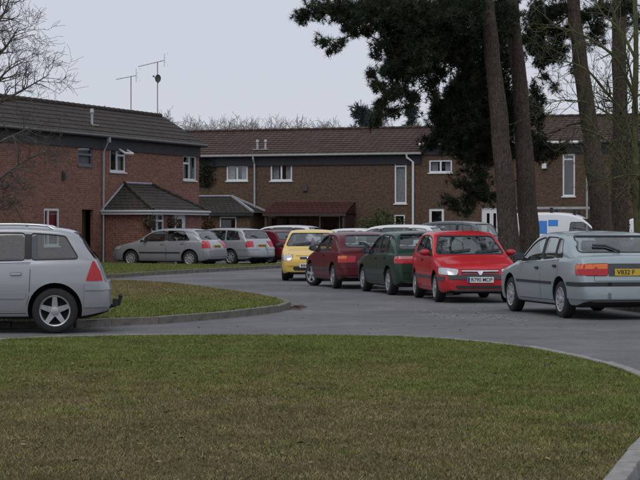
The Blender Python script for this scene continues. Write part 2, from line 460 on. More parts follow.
class Skin:
    """lays outlines onto a body surface: every outline is cut into cells, cast onto the skin and given thickness"""
    def __init__(s, bvh): s.b = bvh
    def cast(s, view, u, v):
        if view == 'T': o = Vector((u, v, 5)); d = Vector((0, 0, -1))
        else:
            out = Vector((math.cos(view), math.sin(view), 0)); ua = Vector((-math.sin(view), math.cos(view), 0))
            o = ua * u + Vector((0, 0, v)) + out * 6; d = -out
        loc, nor, _, _ = s.b.ray_cast(o, d)
        if loc is None:
            loc, nor, _, _ = s.b.find_nearest(o + d * 5)
        if nor.dot(d) > 0: nor = -nor
        return loc, nor
    def grid(s, poly, step):
        bm = bmesh.new(); vs = [bm.verts.new((p[0], p[1], 0)) for p in poly]
        try: bm.faces.new(vs)
        except ValueError: pass
        for ax in (0, 1):
            lo = min(p[ax] for p in poly); hi = max(p[ax] for p in poly)
            k = max(1, int(math.ceil((hi - lo) / step)))
            for i in range(1, k):
                c = [0, 0, 0]; c[ax] = lo + (hi - lo) * i / k; nn = [0, 0, 0]; nn[ax] = 1
                bmesh.ops.bisect_plane(bm, geom=bm.verts[:] + bm.edges[:] + bm.faces[:], plane_co=c, plane_no=nn, dist=1e-5)
        return bm
    def patch(s, name, view, poly, mat, parent, off=.004, thick=.012, step=.09, smooth=True):
        bm = s.grid(poly, step); return s._finish(bm, name, view, mat, parent, off, thick, smooth)
    def ring(s, name, view, poly, width, mat, parent, off=.003, thick=.008, seg=.09):
        P = []; n = len(poly)
        for i in range(n):
            a, b = Vector(poly[i]), Vector(poly[(i + 1) % n]); k = max(1, int((b - a).length / seg))
            for j in range(k): P.append(tuple(a + (b - a) * j / k))
        Q = inflate(P, width); bm = bmesh.new()
        A = [bm.verts.new((*p, 0)) for p in P]; B = [bm.verts.new((*q, 0)) for q in Q]
        for i in range(len(P)):
            j = (i + 1) % len(P); bm.faces.new((A[i], A[j], B[j], B[i]))
        return s._finish(bm, name, view, mat, parent, off, thick)
    def line(s, name, view, pts, width, mat, parent, off=.0015, thick=.006, seg=.08):
        P = []
        for i in range(len(pts) - 1):
            a, b = Vector(pts[i]), Vector(pts[i + 1]); k = max(1, int((b - a).length / seg))
            for j in range(k): P.append(a + (b - a) * j / k)
        P.append(Vector(pts[-1])); bm = bmesh.new(); A = []; B = []
        for i, p in enumerate(P):
            d = P[min(i + 1, len(P) - 1)] - P[max(i - 1, 0)]; d.normalize(); nn = Vector((-d.y, d.x)) * width / 2
            A.append(bm.verts.new((*(p + nn), 0))); B.append(bm.verts.new((*(p - nn), 0)))
        for i in range(len(P) - 1): bm.faces.new((A[i], A[i + 1], B[i + 1], B[i]))
        return s._finish(bm, name, view, mat, parent, off, thick)
    def _finish(s, bm, name, view, mat, parent, off, thick, smooth=True):
        hits = {v: s.cast(view, v.co.x, v.co.y) for v in bm.verts}
        r = bmesh.ops.duplicate(bm, geom=bm.verts[:] + bm.edges[:] + bm.faces[:]); vm = r['vert_map']
        border = [e for e in bm.edges if len(e.link_faces) == 1 and e.verts[0] in hits]
        for e in border:
            a, b = e.verts
            try: bm.faces.new((a, b, vm[b], vm[a]))
            except ValueError: pass
        for v, (loc, nor) in hits.items():
            v.co = loc + nor * off; vm[v].co = loc + nor * (off - thick)
        bmesh.ops.recalc_face_normals(bm, faces=bm.faces)
        me = bpy.data.meshes.new(name); bm.to_mesh(me); bm.free()
        if smooth:
            me.polygons.foreach_set('use_smooth', np.ones(len(me.polygons), dtype=bool)); me.set_sharp_from_angle(angle=R(40))
        return link(name, me, parent, mat)

WHEELS = {}
def lathe(profile, n=32):
    v = []; f = []
    for rr, y in profile:
        for k in range(n): a = 2 * math.pi * k / n; v.append((rr * math.cos(a), y, rr * math.sin(a)))
    m = len(profile)
    for i in range(m - 1):
        for k in range(n): k2 = (k + 1) % n; f.append((i * n + k, i * n + k2, (i + 1) * n + k2, (i + 1) * n + k))
    return v, f
def wheel_meshes(r, style):
    key = (round(r, 3), style)
    if key in WHEELS: return WHEELS[key]
    tw = .095; rr = r * (.69 if style == 'alloy' else .66)
    def done(name, v, f):
        me = bpy.data.meshes.new(name); me.from_pydata(v, [], f)
        bm = bmesh.new(); bm.from_mesh(me); bmesh.ops.recalc_face_normals(bm, faces=bm.faces); bm.to_mesh(me); bm.free()
        me.polygons.foreach_set('use_smooth', np.ones(len(me.polygons), dtype=bool)); me.set_sharp_from_angle(angle=R(35)); return me
    v, f = lathe([(rr - .015, -tw + .02), (rr, -tw), (rr + .02, -tw - .004), (r - .035, -tw), (r - .012, -tw + .014), (r, -tw + .04), (r, -.03), (r - .008, -.028), (r - .008, -.02), (r, -.018),
                  (r, .018), (r - .008, .02), (r - .008, .028), (r, .03), (r, tw - .04), (r - .012, tw - .014), (r - .035, tw), (rr + .02, tw + .004), (rr, tw), (rr - .015, tw - .02)], 40)
    tyre = done('tyre', v, f)
    # rim faces +y (outer side)
    v, f = lathe([(rr + .004, tw - .006), (rr - .006, tw + .004), (rr - .022, tw - .004), (rr - .028, tw - .05), (rr - .04, .0), (.05, .0)], 40)
    rim = done('rim', v, f)
    mb = MB(); ns, w0, w1 = {'alloy': (5, .034, .026), 'cap': (9, .028, .040), 'cap7': (7, .030, .034)}[style]
    for k in range(ns):
        a = 2 * math.pi * k / ns + .3; c, sn = math.cos(a), math.sin(a)
        for (ra, rb, wa, wb, ya, yb) in ((.03, rr - .018, w1 if style != 'alloy' else .045, w0 if style != 'alloy' else .030, tw - .012, tw - .004),):
            q = []
            for (rad, wd, y) in ((ra, wa, ya), (rb, wb, yb)):
                for sg in (-1, 1):
                    for yy in (y, y - .035): q.append((rad * c - sg * wd * sn, yy, rad * sn + sg * wd * c))
            for idx in ((0, 2, 6, 4), (1, 3, 7, 5), (0, 1, 5, 4), (2, 3, 7, 6), (4, 5, 7, 6), (0, 1, 3, 2)): mb.face([q[i] for i in idx])
    spokes = mb.mesh('spoke')
    bm = bmesh.new(); bm.from_mesh(spokes); bmesh.ops.remove_doubles(bm, verts=bm.verts, dist=1e-5); bmesh.ops.recalc_face_normals(bm, faces=bm.faces); bm.to_mesh(spokes); bm.free()
    v, f = lathe([(.058, tw - .03), (.056, tw + .004), (.03, tw + .010), (.001, tw + .011)], 24); hub = done('hub', v, f)
    v, f = lathe([(rr - .03, .012), (.03, .014)], 32); disc = done('brake', v, f)
    for me, m in ((tyre, 'tyre'), (rim, 'alloy' if style == 'alloy' else 'hubcap'), (spokes, 'alloy' if style == 'alloy' else 'hubcap'), (hub, 'hubcap'), (disc, 'underbody')): me.materials.append(MATS[m])
    WHEELS[key] = (tyre, rim, spokes, hub, disc); return WHEELS[key]

FONT = {}
def text_mesh(txt, height):
    c = bpy.data.curves.new('txt', 'FONT'); c.body = txt; c.size = height * 1.42; c.align_x = 'CENTER'; c.align_y = 'CENTER'; c.extrude = .0015; c.offset = .0010
    o = bpy.data.objects.new('txt', c); COL.objects.link(o)
    dg = bpy.context.evaluated_depsgraph_get(); dg.update()
    me = bpy.data.meshes.new_from_object(o.evaluated_get(dg)); bpy.data.objects.remove(o); bpy.data.curves.remove(c)
    return me

def make_car(sp, name, label, loc, rz, paint_mat, cat='car', group=None):
    S = CarShape(sp); L, Wd = S.L, S.W
    root = thing(name, label, cat, loc, rz, group)
    X = lambda s_: L / 2 - s_
    ends = [0, .006, .018, .035, .06, .09, .13, .18, .24, .31]
    ts = ends + list(np.arange(.38, L - .55, .07)) + [L - e for e in (.50, .44, .38, .32, .27, .22, .175, .135, .10, .07, .045, .025, .01, 0)]
    outer = S.loft(ts); bvh = bvh_of(outer); sk = Skin(bvh)
    cowl, head = sp['cowl'], sp['header']; rt, rb = sp['rear_top'], sp['rear_bot']
    # ---- window outlines
    wins = []
    for (b0, t0, b1, t1) in sp['wins']:
        lo = lambda s_: S.belt(s_) + .028
        hi = lambda s_: min(S.top(s_) - .115, sp.get('win_top', 9))
        if b0 is None:
            b0 = cowl
            while hi(b0) - lo(b0) < .02 and b0 < L - 1: b0 += .02
            t0 = b0 + .02
        bot = [(b0 + (b1 - b0) * k / 3, lo(b0 + (b1 - b0) * k / 3)) for k in range(4)]
        tp = [(t1 + (t0 - t1) * k / 7, max(hi(t1 + (t0 - t1) * k / 7), lo(t1 + (t0 - t1) * k / 7) + .015)) for k in range(8)]
        wins.append(round_poly(bot + tp, .05))
    def cabin_w(s_):
        W = S.half(s_); zt = S.top(s_); zs = min(S.belt(s_), zt - .045)
        return .957 * W - (zt - .028 - zs) * S.th
    zA, zB = S.top(cowl) + .03, S.top(head) - .055
    ws_poly = [(-(cabin_w(cowl + .05) - .075), zA), (cabin_w(cowl + .05) - .075, zA), (cabin_w(head) - .085, zB), (-(cabin_w(head) - .085), zB)]
    ws_poly = round_poly(ws_poly, .05)
    zr0, zr1 = S.top(rb) + .01, S.top(rt) - .03
    k = sp.get('rear_w', .07)
    rw_poly = [(-(cabin_w(rb) - k), zr0), (cabin_w(rb) - k, zr0), (cabin_w(rt) - k - .01, zr1), (-(cabin_w(rt) - k - .01), zr1)]
    rw_poly = round_poly(rw_poly, .06)
    # ---- shell with real openings
    c0 = cowl + .10; c1 = sp.get('cav_end', rb)
    cav = S.loft(list(np.arange(c0, c1, .07)) + [c1], .05, .06, .77)
    side = cutter([prism([(X(a), 1.3, b) for a, b in w], [(X(a), -1.3, b) for a, b in w]) for w in wins])
    fr = cutter([prism([(X(cowl - .1), a, b) for a, b in ws_poly], [(X(head + .3), a, b) for a, b in ws_poly])] +
                ([prism([(X(rt - .25), a, b) for a, b in rw_poly], [(X(L + .2), a, b) for a, b in rw_poly])] if sp.get('rear_glass', True) else []))
    r = sp['r']; ax = (sp['fo'], sp['fo'] + sp['wb']); ra = r + .06; arch = []
    for a in ax:
        for sg in (-1, 1):
            P = [(X(a) + ra * math.cos(2 * math.pi * k / 36), r + .015 + ra * math.sin(2 * math.pi * k / 36)) for k in range(36)]
            arch.append(prism([(x, sg * (Wd - .26), z) for x, z in P], [(x, sg * (Wd + .2), z) for x, z in P]))
    body = boolean(outer, [cav, side, fr, cutter(arch)])
    body.name = 'body'
    n = len(body.polygons); mi = np.zeros(n, dtype=np.int32)
    for i, p in enumerate(body.polygons):
        c = p.center; hit = bvh.find_nearest(c)
        if hit[3] > .003: mi[i] = 2 if c.z < r + ra + .05 and any(abs(c.x - X(a)) < ra + .02 for a in ax) and abs(c.y) > Wd - .3 else 1
        elif p.normal.z < -.6 and c.z < .45: mi[i] = 2
        elif c.z < S.bottom(X(0) - c.x + 0) + sp.get('skirt', .03) and c.z < .5: mi[i] = 3
    body.materials.clear()
    for m in (paint_mat, MATS['interior'], MATS['underbody'], MATS[sp.get('skirt_mat', 'trim_grey')]): body.materials.append(m)
    body.polygons.foreach_set('material_index', mi)
    body.polygons.foreach_set('use_smooth', np.ones(n, dtype=bool)); body.set_sharp_from_angle(angle=R(32))
    ob = link('body', body, root)
    SIDES = ((1, math.pi / 2), (-1, -math.pi / 2))
    def sd(poly, sg): return [(-sg * X(a), b) for a, b in poly]     # (s, z) -> patch coordinates on that side
    gm = MATS[sp.get('glass', 'car_glass')]; rub = MATS['rubber']
    sk.patch('windscreen', 0.0, ws_poly, MATS['car_glass'], root, -.006, .004, .15)
    sk.ring('windscreen_seal', 0.0, ws_poly, .022, rub, root)
    if sp.get('rear_glass', True):
        flip = [(-a, b) for a, b in rw_poly]
        rwo = sk.patch('rear_window', math.pi, flip, gm, root, -.006, .004, .12)
        sk.ring('seal', math.pi, flip, .020, rub, rwo)
        if sp.get('rear_wiper'):
            zz = zr0 + .03; yy = sp['rear_wiper']
            sk.line('rear_wiper', math.pi, [(-.02, zr0 - .01), (yy * .5, zz + .05), (yy, zz + .055)], .022, rub, root, .03, .02)
    zz = zA + .035
    for y0, y1 in ((.1, .62), (-.5, .02)):
        hw = min(.62, ws_poly[2][0] if False else cabin_w(cowl) - .12)
        sk.line('wiper', 0.0, [(max(-hw, min(hw, y0)), zz - .02), (max(-hw, min(hw, y1)), zz + .035)], .018, rub, root, .022, .012)
    for w, pw in zip(wins, range(len(wins))):
        for sg, vw in SIDES:
            g = sk.patch('side_window', vw, sd(w, sg), MATS['car_glass_dark'] if (not sp.get('rear_glass', True) and pw > 0) else gm, root, -.006, .004, .14)
            sk.ring('seal', vw, sd(w, sg), .016, rub, g)
    for (b0, t0, b1, t1) in sp.get('pillars', []):                       # black pillar covers between the door windows
        poly = [(b0, S.belt(b0) + .03), (b1, S.belt(b1) + .03), (t1, S.top(t1) - .12), (t0, S.top(t0) - .12)]
        for sg, vw in SIDES: sk.patch('pillar_cover', vw, sd(poly, sg), rub, root, .002, .006, .14)
    # ---- doors: panels a hair proud of the shell with dark shut lines and handles
    for (d0, d1, hs) in sp['doors']:
        zb0 = .29
        a1 = sp['fo'] + sp['wb'] - ra - .03
        poly = [(d0, zb0), (min(d1, a1), zb0)]
        if d1 > a1:
            for k in range(1, 6):
                an = R(180 - 14 * k); q = (sp['fo'] + sp['wb'] + (ra + .035) * math.cos(an), r + (ra + .035) * math.sin(an))
                if q[0] < d1: poly.append(q)
        poly += [(d1, S.belt(d1) - .02), (d0, S.belt(d0) - .02)]
        for sg, vw in SIDES:
            d = sk.patch('door', vw, sd(poly, sg), paint_mat, root, .0025, .008, .10)
            sk.ring('shut_line', vw, sd(poly, sg), .009, rub, d, .0008, .004)
            hz = S.belt(hs) - sp.get('handle_drop', .09)
            hp = round_poly([(hs - .075, hz - .016), (hs + .075, hz - .016), (hs + .075, hz + .020), (hs - .075, hz + .020)], .02)
            sk.patch('handle', vw, sd(hp, sg), MATS[sp['handle_mat']] if sp.get('handle_mat') else paint_mat, d, .028, .022, .05)
            sk.patch('handle_cup', vw, sd(inflate(hp, .006), sg), rub, d, .004, .004, .05)
    # ---- mouldings, bumpers
    if sp.get('strip'):
        z0, z1, s0, s1, mt = sp['strip']
        fa, fb = ax[0] + ra + .03, ax[1] - ra - .03
        for sg, vw in SIDES: sk.patch('side_moulding', vw, sd([(max(s0, fa), z0), (min(s1, fb), z0), (min(s1, fb), z1), (max(s0, fa), z1)], sg), paint_mat if mt == 'paint' else MATS[mt], root, .014, .014, .2)
    for part, view, spec in (('front_bumper', 0.0, sp.get('fbump')), ('rear_bumper', math.pi, sp.get('rbump'))):
        if not spec: continue
        for (z0, z1, hw, mt, off) in spec:
            hw = min(hw, Wd * .79)
            mt = paint_mat if mt == 'paint' else MATS[mt]
            pb = sk.patch(part, view, [(-hw, z0), (hw, z0), (hw, z1), (-hw, z1)], mt, root, off, off + .004, .10)
    for (end, z0, z1, back, mt, off) in sp.get('wraps', []):           # bumper sides
        mt = paint_mat if mt == 'paint' else MATS[mt]
        for sg, vw in SIDES:
            if end == 'F': poly = [(.10, z0), (max(.12, ax[0] - ra - .02), z0), (max(.12, ax[0] - ra - .02) + 0, z1), (.10, z1)]
            else: poly = [(ax[1] + ra + .02, z0), (L - .07, z0), (L - .05, z1), (ax[1] + ra + .02 - back, z1)]
            sk.patch('bumper_side', vw, sd(poly, sg), mt, root, off, off + .004, .10)
    # ---- lamps on the corners
    def corner(front, sg, ang, es, er, z0, z1, slope=0, cut=0, grow=0):
        base = 0.0 if front else math.pi
        az = math.atan2(sg * math.sin(R(ang)), math.cos(R(ang)) * (1 if front else -1))
        ua = Vector((-math.sin(az), math.cos(az)))
        xe = L / 2 if front else -L / 2; dx = -1 if front else 1
        t = es if front else L - es
        Ps = Vector((xe + dx * es, sg * S.half(t))); Pr = Vector((xe + dx * .03, sg * (Wd * .92 - er)))
        us, ur = ua.dot(Ps), ua.dot(Pr)
        return az, [(us, z0 + slope), (ur, z0), (ur, z1 - cut), (us, z1 + grow)]
    for (z0, z1, er, mt, off) in sp.get('cbump', []):                    # rear bumper wrapped round each corner
        for sg in (1, -1):
            az, poly = corner(False, sg, 48, L - ax[1] - ra - .035, er, z0, z1)
            sk.patch('rear_bumper', az, poly, paint_mat if mt == 'paint' else MATS[mt], root, off, off + .004, .05)
    for lp in sp['lamps']:
        for sg in (1, -1):
            az, poly = corner(lp['f'], sg, lp.get('ang', 40), lp['es'], lp['er'], lp['z'][0], lp['z'][1], lp.get('slope', 0), lp.get('cut', 0), lp.get('grow', 0))
            lo = sk.patch('headlight' if lp['f'] else 'tail_light', az, round_poly(poly, lp.get('rnd', .04)), MATS[lp['m']], root, lp.get('off', .010), .016, .06)
            sk.ring('lamp_gap', az, round_poly(poly, lp.get('rnd', .04)), .008, rub, lo, .003, .004, .08)
            for (f0, f1, g0, g1, mm) in lp.get('bands', []):
                (u0, za), (u1, zb_), (u2, zc), (u3, zd) = poly
                def bl(a, b): 
                    zl = za + (zd - za) * b; zr = zb_ + (zc - zb_) * b
                    return (u0 + (u1 - u0) * a, zl + (zr - zl) * a)
                sk.patch('lens', az, [bl(f0, g0), bl(f1, g0), bl(f1, g1), bl(f0, g1)], MATS[mm], lo, lp.get('off', .010) + .004, .010, .06)
    for (nm, view, poly, mt, off) in sp.get('extra', []):
        vw = {'F': 0.0, 'B': math.pi}[view]
        pl = [(-a, b) for a, b in poly] if view == 'B' else poly
        sk.patch(nm, vw, pl, paint_mat if mt == 'paint' else MATS[mt], root, off, off + .006, .08)
    for (nm, poly, mt, off) in sp.get('side_extra', []):
        for sg, vw in SIDES: sk.patch(nm, vw, sd(poly, sg), paint_mat if mt == 'paint' else MATS[mt], root, off, off + .006, .08)
    for (nm, view, pts, wd) in sp.get('lines', []):
        vw = {'F': 0.0, 'B': math.pi}[view]
        sk.line(nm, vw, [(-a, b) for a, b in pts] if view == 'B' else pts, wd, rub, root)
    # ---- number plates
    for pl in sp.get('plates', []):
        vw = 0.0 if pl['f'] else math.pi
        zc = pl['z']; hit, _ = sk.cast(vw, 0, zc)
        yo = pl.get('y', 0)
        xx = hit.x + (.022 if pl['f'] else -.022)
        pm = link('number_plate', bevel_box_mesh('number_plate', .006, .26, .056, .003), root, MATS['plate_white' if pl['f'] else 'plate_yellow'], (xx, yo, zc))
        rot = (R(90), 0, R(90) if pl['f'] else R(-90))
        if pl.get('txt'):
            tm = text_mesh(pl['txt'], .074)
            sx = min(1.0, pl.get('tw', .45) / max(.01, max(v.co.x for v in tm.vertices) - min(v.co.x for v in tm.vertices)))
            t = link('plate_lettering', tm, pm, MATS['plate_ink'], (.0075 if pl['f'] else -.0075, pl.get('ty', 0), 0), rot); t.scale = (sx, 1, 1)
        if pl.get('marks', not pl.get('txt')):
            mk = MB(); xs_ = [-.19, -.13, -.07, -.01, .07, .13, .19]
            for q in xs_: mk.box(-.0085, .0085, q - .018, q + .018, -.033, .033)
            mk.build('plate_marks', MATS['plate_ink'], pm)
        if pl.get('blue'):
            link('plate_flash', bevel_box_mesh('plate_flash', .002, .022, .054, .001), pm, MATS['plate_blue'], (.0065, -.236, 0))
    # ---- wheels
    tyre, rim, spokes, hub, disc = wheel_meshes(r, sp.get('wheel', 'cap'))
    for a in ax:
        for sg in (1, -1):
            w = bpy.data.objects.new('wheel', None); COL.objects.link(w); w.parent = root
            w.location = (X(a), sg * (Wd - .115), r); w.rotation_euler = (random.random() * 6 if False else 0, 0, 0 if sg > 0 else math.pi)
            if a == ax[0] and sp.get('steer'): w.rotation_euler.z += R(sp['steer'])
            for nm, me in (('tyre', tyre), ('rim', rim), ('spokes', spokes), ('hub', hub), ('brake_disc', disc)): link(nm, me, w)
    # ---- mirrors
    mm = paint_mat if sp.get('mirror', 'paint') == 'paint' else MATS['rubber']
    ms = cowl + sp.get('mirror_back', .42); zm = S.belt(ms) + .085
    for sg, vw in SIDES:
        hit, _ = sk.cast(vw, -sg * X(ms), zm - .03)
        bm = bmesh.new(); bmesh.ops.create_icosphere(bm, subdivisions=3, radius=1)
        for v in bm.verts:
            x, y, z = v.co
            x = max(x, -.35)
            v.co = (x * .085, y * .105, z * .068 * (1 - .12 * y * sg))
        me = bpy.data.meshes.new('door_mirror'); bm.to_mesh(me); bm.free()
        me.polygons.foreach_set('use_smooth', np.ones(len(me.polygons), dtype=bool)); me.set_sharp_from_angle(angle=R(45))
        mo = link('door_mirror', me, root, mm, (X(ms), hit.y + sg * .125, zm))
        link('mirror_glass', bevel_box_mesh('mirror_glass', .002, .085, .052, .0015), mo, MATS['mirror_dark'], (-.033, 0, 0))
        ar = MB(); ar.tube([(0, -sg * .05, -.03), (.01, -sg * .15, -.055)], [.025, .032], 8); ar.build('mirror_arm', rub, mo)
    # ---- inside
    def seat(x, y, wdt, rows, z=.58):
        m = MB()
        Mt = Matrix.Translation((x, y, z + .22)) @ Matrix.Rotation(R(-14), 4, 'Y'); m.obox(Mt, .055, wdt, .27)
        for hx in ([0] if rows == 1 else [-.34, .34]):
            Mh = Matrix.Translation((x - .12, y + hx, z + .60)) @ Matrix.Rotation(R(-10), 4, 'Y'); m.obox(Mh, .045, .12, .085)
            m.tube([(x - .08, y + hx, z + .45), (x - .11, y + hx, z + .55)], .02, 6)
        me = m.mesh('seat', True, True); 
        bm = bmesh.new(); bm.from_mesh(me); bmesh.ops.bevel(bm, geom=[e for e in bm.edges], offset=.02, segments=2, affect='EDGES'); bm.to_mesh(me); bm.free()
        link('seat', me, root, MATS['seat_cloth'])
    fs = sp.get('front_seat', head + .55)
    if sp.get('inside', True):
        seat(X(fs), .36, .22, 1); seat(X(fs), -.36, .22, 1)
        if sp.get('rear_seat'): seat(X(sp['rear_seat']), 0, .58, 2)
        m = MB(); m.tube([(X(fs - .62) + .17 * math.sin(t) * .35, -.36 + .18 * math.cos(t), .92 + .17 * math.sin(t)) for t in np.linspace(0, 2 * math.pi, 21)], .014, 6)
        m.build('steering_wheel', MATS['rubber'], root, smooth=True)
        m = MB(); m.box(X(cowl + .48), X(cowl + .14), -(Wd - .2), Wd - .2, .70, min(S.top(cowl + .14) - .08, S.top(cowl) + .0)); m.build('dashboard', MATS['interior'], root)
    for s0, s1, mt in sp.get('rails', []):
        for sg in (1, -1):
            pts = []
            for k in range(13):
                u = k / 12; s_ = s0 + (s1 - s0) * u; w = cabin_w(s_) - .035
                zz = S.top(s_) - .05; lift = .062 * min(1, min(u, 1 - u) / .10) ** .7
                pts.append((X(s_), sg * w, zz + lift))
            m = MB(); m.tube(pts, .017, 8)
            for k in (3, 9): m.tube([Vector(pts[k]) - Vector((0, 0, .075)), pts[k]], .016, 6)
            m.build('roof_rail', MATS[mt], root, smooth=True)
    if sp.get('aerial'):
        s_ = sp['aerial']; m = MB(); m.tube([(X(s_), 0, S.top(s_) - .005), (X(s_ + .12), 0, S.top(s_) + .32)], [.006, .003], 6); m.build('aerial', rub, root)
    return root, S, sk

def wheel_place(sp, wheel, pt, head):
    """root location from the ground contact of one wheel and the heading vector"""
    h = Vector((head[0], head[1])).normalized(); left = Vector((-h.y, h.x))
    lx = sp['L'] / 2 - (sp['fo'] if wheel[0] == 'F' else sp['fo'] + sp['wb']); ly = (sp['W'] / 2 - .07) * (1 if wheel[1] == 'L' else -1)
    p = Vector((pt[0], pt[1])) - h * lx - left * ly
    return (p.x, p.y, 0), math.atan2(h.y, h.x)

# ------------------------------------------------------------------ car shapes: s = metres back from the nose
HATCH_SMALL = dict(L=3.73, W=1.61, fo=.72, wb=2.44, r=.283, clear=.18, th=.33, nose_taper=.10, tail_taper=.08, front_round=.34, rear_round=.22,
    top=[(0, .50), (.02, .585), (.08, .665), (.20, .73), (.50, .815), (.80, .885), (.96, .925), (1.18, 1.04), (1.62, 1.305), (1.78, 1.37), (2.3, 1.42), (2.85, 1.405), (3.2, 1.35), (3.38, 1.26), (3.56, 1.02), (3.66, .86), (3.71, .68), (3.73, .50)],
    belt=[(0, .62), (.4, .78), (1.0, .88), (2.0, .91), (3.0, .94), (3.73, .94)],
    cowl=.97, header=1.72, rear_top=3.27, rear_bot=3.57, cav_end=3.55,
    wins=[(None, None, 2.26, 2.22), (2.36, 2.32, 3.02, 2.86)], pillars=[(2.28, 2.24, 2.34, 2.30)],
    doors=[(1.12, 2.30, 2.12)], handle_mat='rubber', strip=(.46, .52, .5, 3.1, 'trim_grey'),
    fbump=[(.44, .52, .66, 'trim_grey', .020)], wraps=[('F', .44, .52, 0, 'trim_grey', .016), ('R', .46, .55, 0, 'trim_grey', .016)],
    rbump=[(.46, .55, .66, 'trim_grey', .02)],
    lamps=[dict(f=True, ang=32, es=.33, er=.30, z=(.545, .675), slope=.02, cut=.02, grow=.025, m='lamp_clear', rnd=.05),
           dict(f=False, es=.22, er=.16, z=(.66, .98), m='lamp_red', bands=[(0, 1, .62, .80, 'lamp_orange')])],
    extra=[('grille', 'F', round_poly([(-.36, .545), (.36, .545), (.38, .615), (-.38, .615)], .02), 'rubber', .004),
           ('grille_bar', 'F', [(-.36, .612), (.36, .612), (.36, .632), (-.36, .632)], 'chrome', .014),
           ('badge', 'F', [(-.02, .548), (.02, .548), (.055, .61), (.04, .628), (-.04, .628), (-.055, .61)], 'chrome', .020),
           ('air_intake', 'F', round_poly([(-.46, .275), (.46, .275), (.50, .345), (-.50, .345)], .03), 'rubber', .004)],
    lines=[('bonnet_gap', 'F', [(-.60, .73), (-.40, .66), (0, .648), (.40, .66), (.60, .73)], .010)],
    plates=[dict(f=True, z=.435)], wheel='cap', mirror_back=.34, rear_seat=2.9, front_seat=2.15, rear_wiper=-.3)
CORSA = {**HATCH_SMALL, 'plates': [dict(f=True, z=.455, txt='R790 MDP', blue=True, tw=.42, ty=.02)], 'aerial': 1.85,
    'fbump': [(.47, .545, .66, 'trim_grey', .018)]}
MICRA = {**HATCH_SMALL, 'W': 1.585, 'L': 3.70,
    'top': [(0, .50), (.02, .60), (.08, .69), (.20, .755), (.50, .835), (.80, .90), (.93, .94), (1.15, 1.07), (1.55, 1.315), (1.70, 1.375), (2.2, 1.425), (2.85, 1.415), (3.2, 1.365), (3.36, 1.27), (3.52, 1.02), (3.62, .86), (3.68, .68), (3.70, .50)],
    'cowl': .94, 'header': 1.64, 'rear_top': 3.23, 'rear_bot': 3.53, 'cav_end': 3.51,
    'fbump': [(.42, .53, .60, 'paint', .022)], 'wraps': [], 'rbump': None, 'strip': None,
    'lamps': [dict(f=True, ang=28, es=.34, er=.26, z=(.56, .72), slope=.02, cut=.01, grow=.0, m='lamp_clear', rnd=.075),
              dict(f=False, es=.22, er=.16, z=(.66, .9), m='lamp_red')],
    'extra': [('grille', 'F', round_poly([(-.24, .60), (.24, .60), (.26, .66), (-.26, .66)], .03), 'rubber', .004),
              ('grille_bar', 'F', [(-.24, .66), (.24, .66), (.24, .675), (-.24, .675)], 'chrome', .012),
              ('badge', 'F', round_poly([(-.05, .61), (.05, .61), (.05, .65), (-.05, .65)], .02), 'chrome', .016),
              ('air_intake', 'F', round_poly([(-.42, .29), (.42, .29), (.44, .40), (-.44, .40)], .05), 'rubber', .004)],
    'lines': [('bonnet_gap', 'F', [(-.58, .76), (-.35, .70), (0, .69), (.35, .70), (.58, .76)], .010)],
    'plates': [dict(f=True, z=.43)], 'mirror': 'black'}
HATCH_MID = dict(L=4.08, W=1.69, fo=.84, wb=2.52, r=.292, clear=.18, th=.32, nose_taper=.09, tail_taper=.07, front_round=.32, rear_round=.20,
    top=[(0, .46), (.02, .56), (.08, .65), (.22, .72), (.60, .80), (1.0, .875), (1.14, .91), (1.36, 1.02), (1.82, 1.28), (1.98, 1.335), (2.5, 1.385), (3.0, 1.375), (3.38, 1.325), (3.55, 1.25), (3.84, 1.00), (3.96, .93), (4.03, .80), (4.07, .62), (4.08, .48)],
    belt=[(0, .60), (.5, .76), (1.2, .86), (2.4, .89), (3.2, .91), (4.08, .91)],
    cowl=1.15, header=1.92, rear_top=3.42, rear_bot=3.83, cav_end=3.80,
    wins=[(None, None, 2.34, 2.30), (2.46, 2.42, 3.14, 3.00)], pillars=[(2.36, 2.32, 2.44, 2.40)],
    doors=[(1.28, 2.38, 2.22), (2.40, 3.22, 3.05)], handle_mat='rubber', strip=(.44, .50, .5, 3.2, 'trim_grey'),
    fbump=[(.42, .52, .66, 'paint', .018)], rbump=[(.50, .56, .66, 'paint', .022), (.38, .50, .66, 'paint', .014)],
    lamps=[dict(f=True, ang=32, es=.30, er=.34, z=(.56, .67), slope=.02, grow=.02, m='lamp_clear', rnd=.03),
           dict(f=False, ang=35, es=.20, er=.36, z=(.64, .80), m='lamp_red', bands=[(0, .55, .55, 1, 'lamp_orange')], rnd=.03)],
    plates=[dict(f=False, z=.62)], wheel='cap7', mirror='black', rear_seat=3.12, front_seat=2.35, rear_wiper=-.3,
    lines=[('tailgate_gap', 'B', [(-.52, .92), (-.54, .60), (.54, .60), (.52, .92)], .010)])
ESCORT = {**HATCH_MID, 'wheel': 'alloy', 'wins': [(None, None, 2.52, 2.48), (2.62, 2.58, 3.10, 2.98)], 'pillars': [(2.54, 2.50, 2.60, 2.56)],
    'doors': [(1.28, 2.56, 2.38)], 'handle_mat': None, 'rear_w': .15, 'rear_wiper': -.26, 'plates': [],
    'strip': (.44, .48, .5, 3.3, 'trim_grey'), 'steer': 24,
    'rbump': None, 'cbump': [(.34, .50, .62, 'paint', .018), (.505, .56, .62, 'paint', .028)],
    'extra': [('plate_recess', 'B', round_poly([(-.30, .60), (.30, .60), (.30, .74), (-.30, .74)], .02), 'rubber', .002)]}
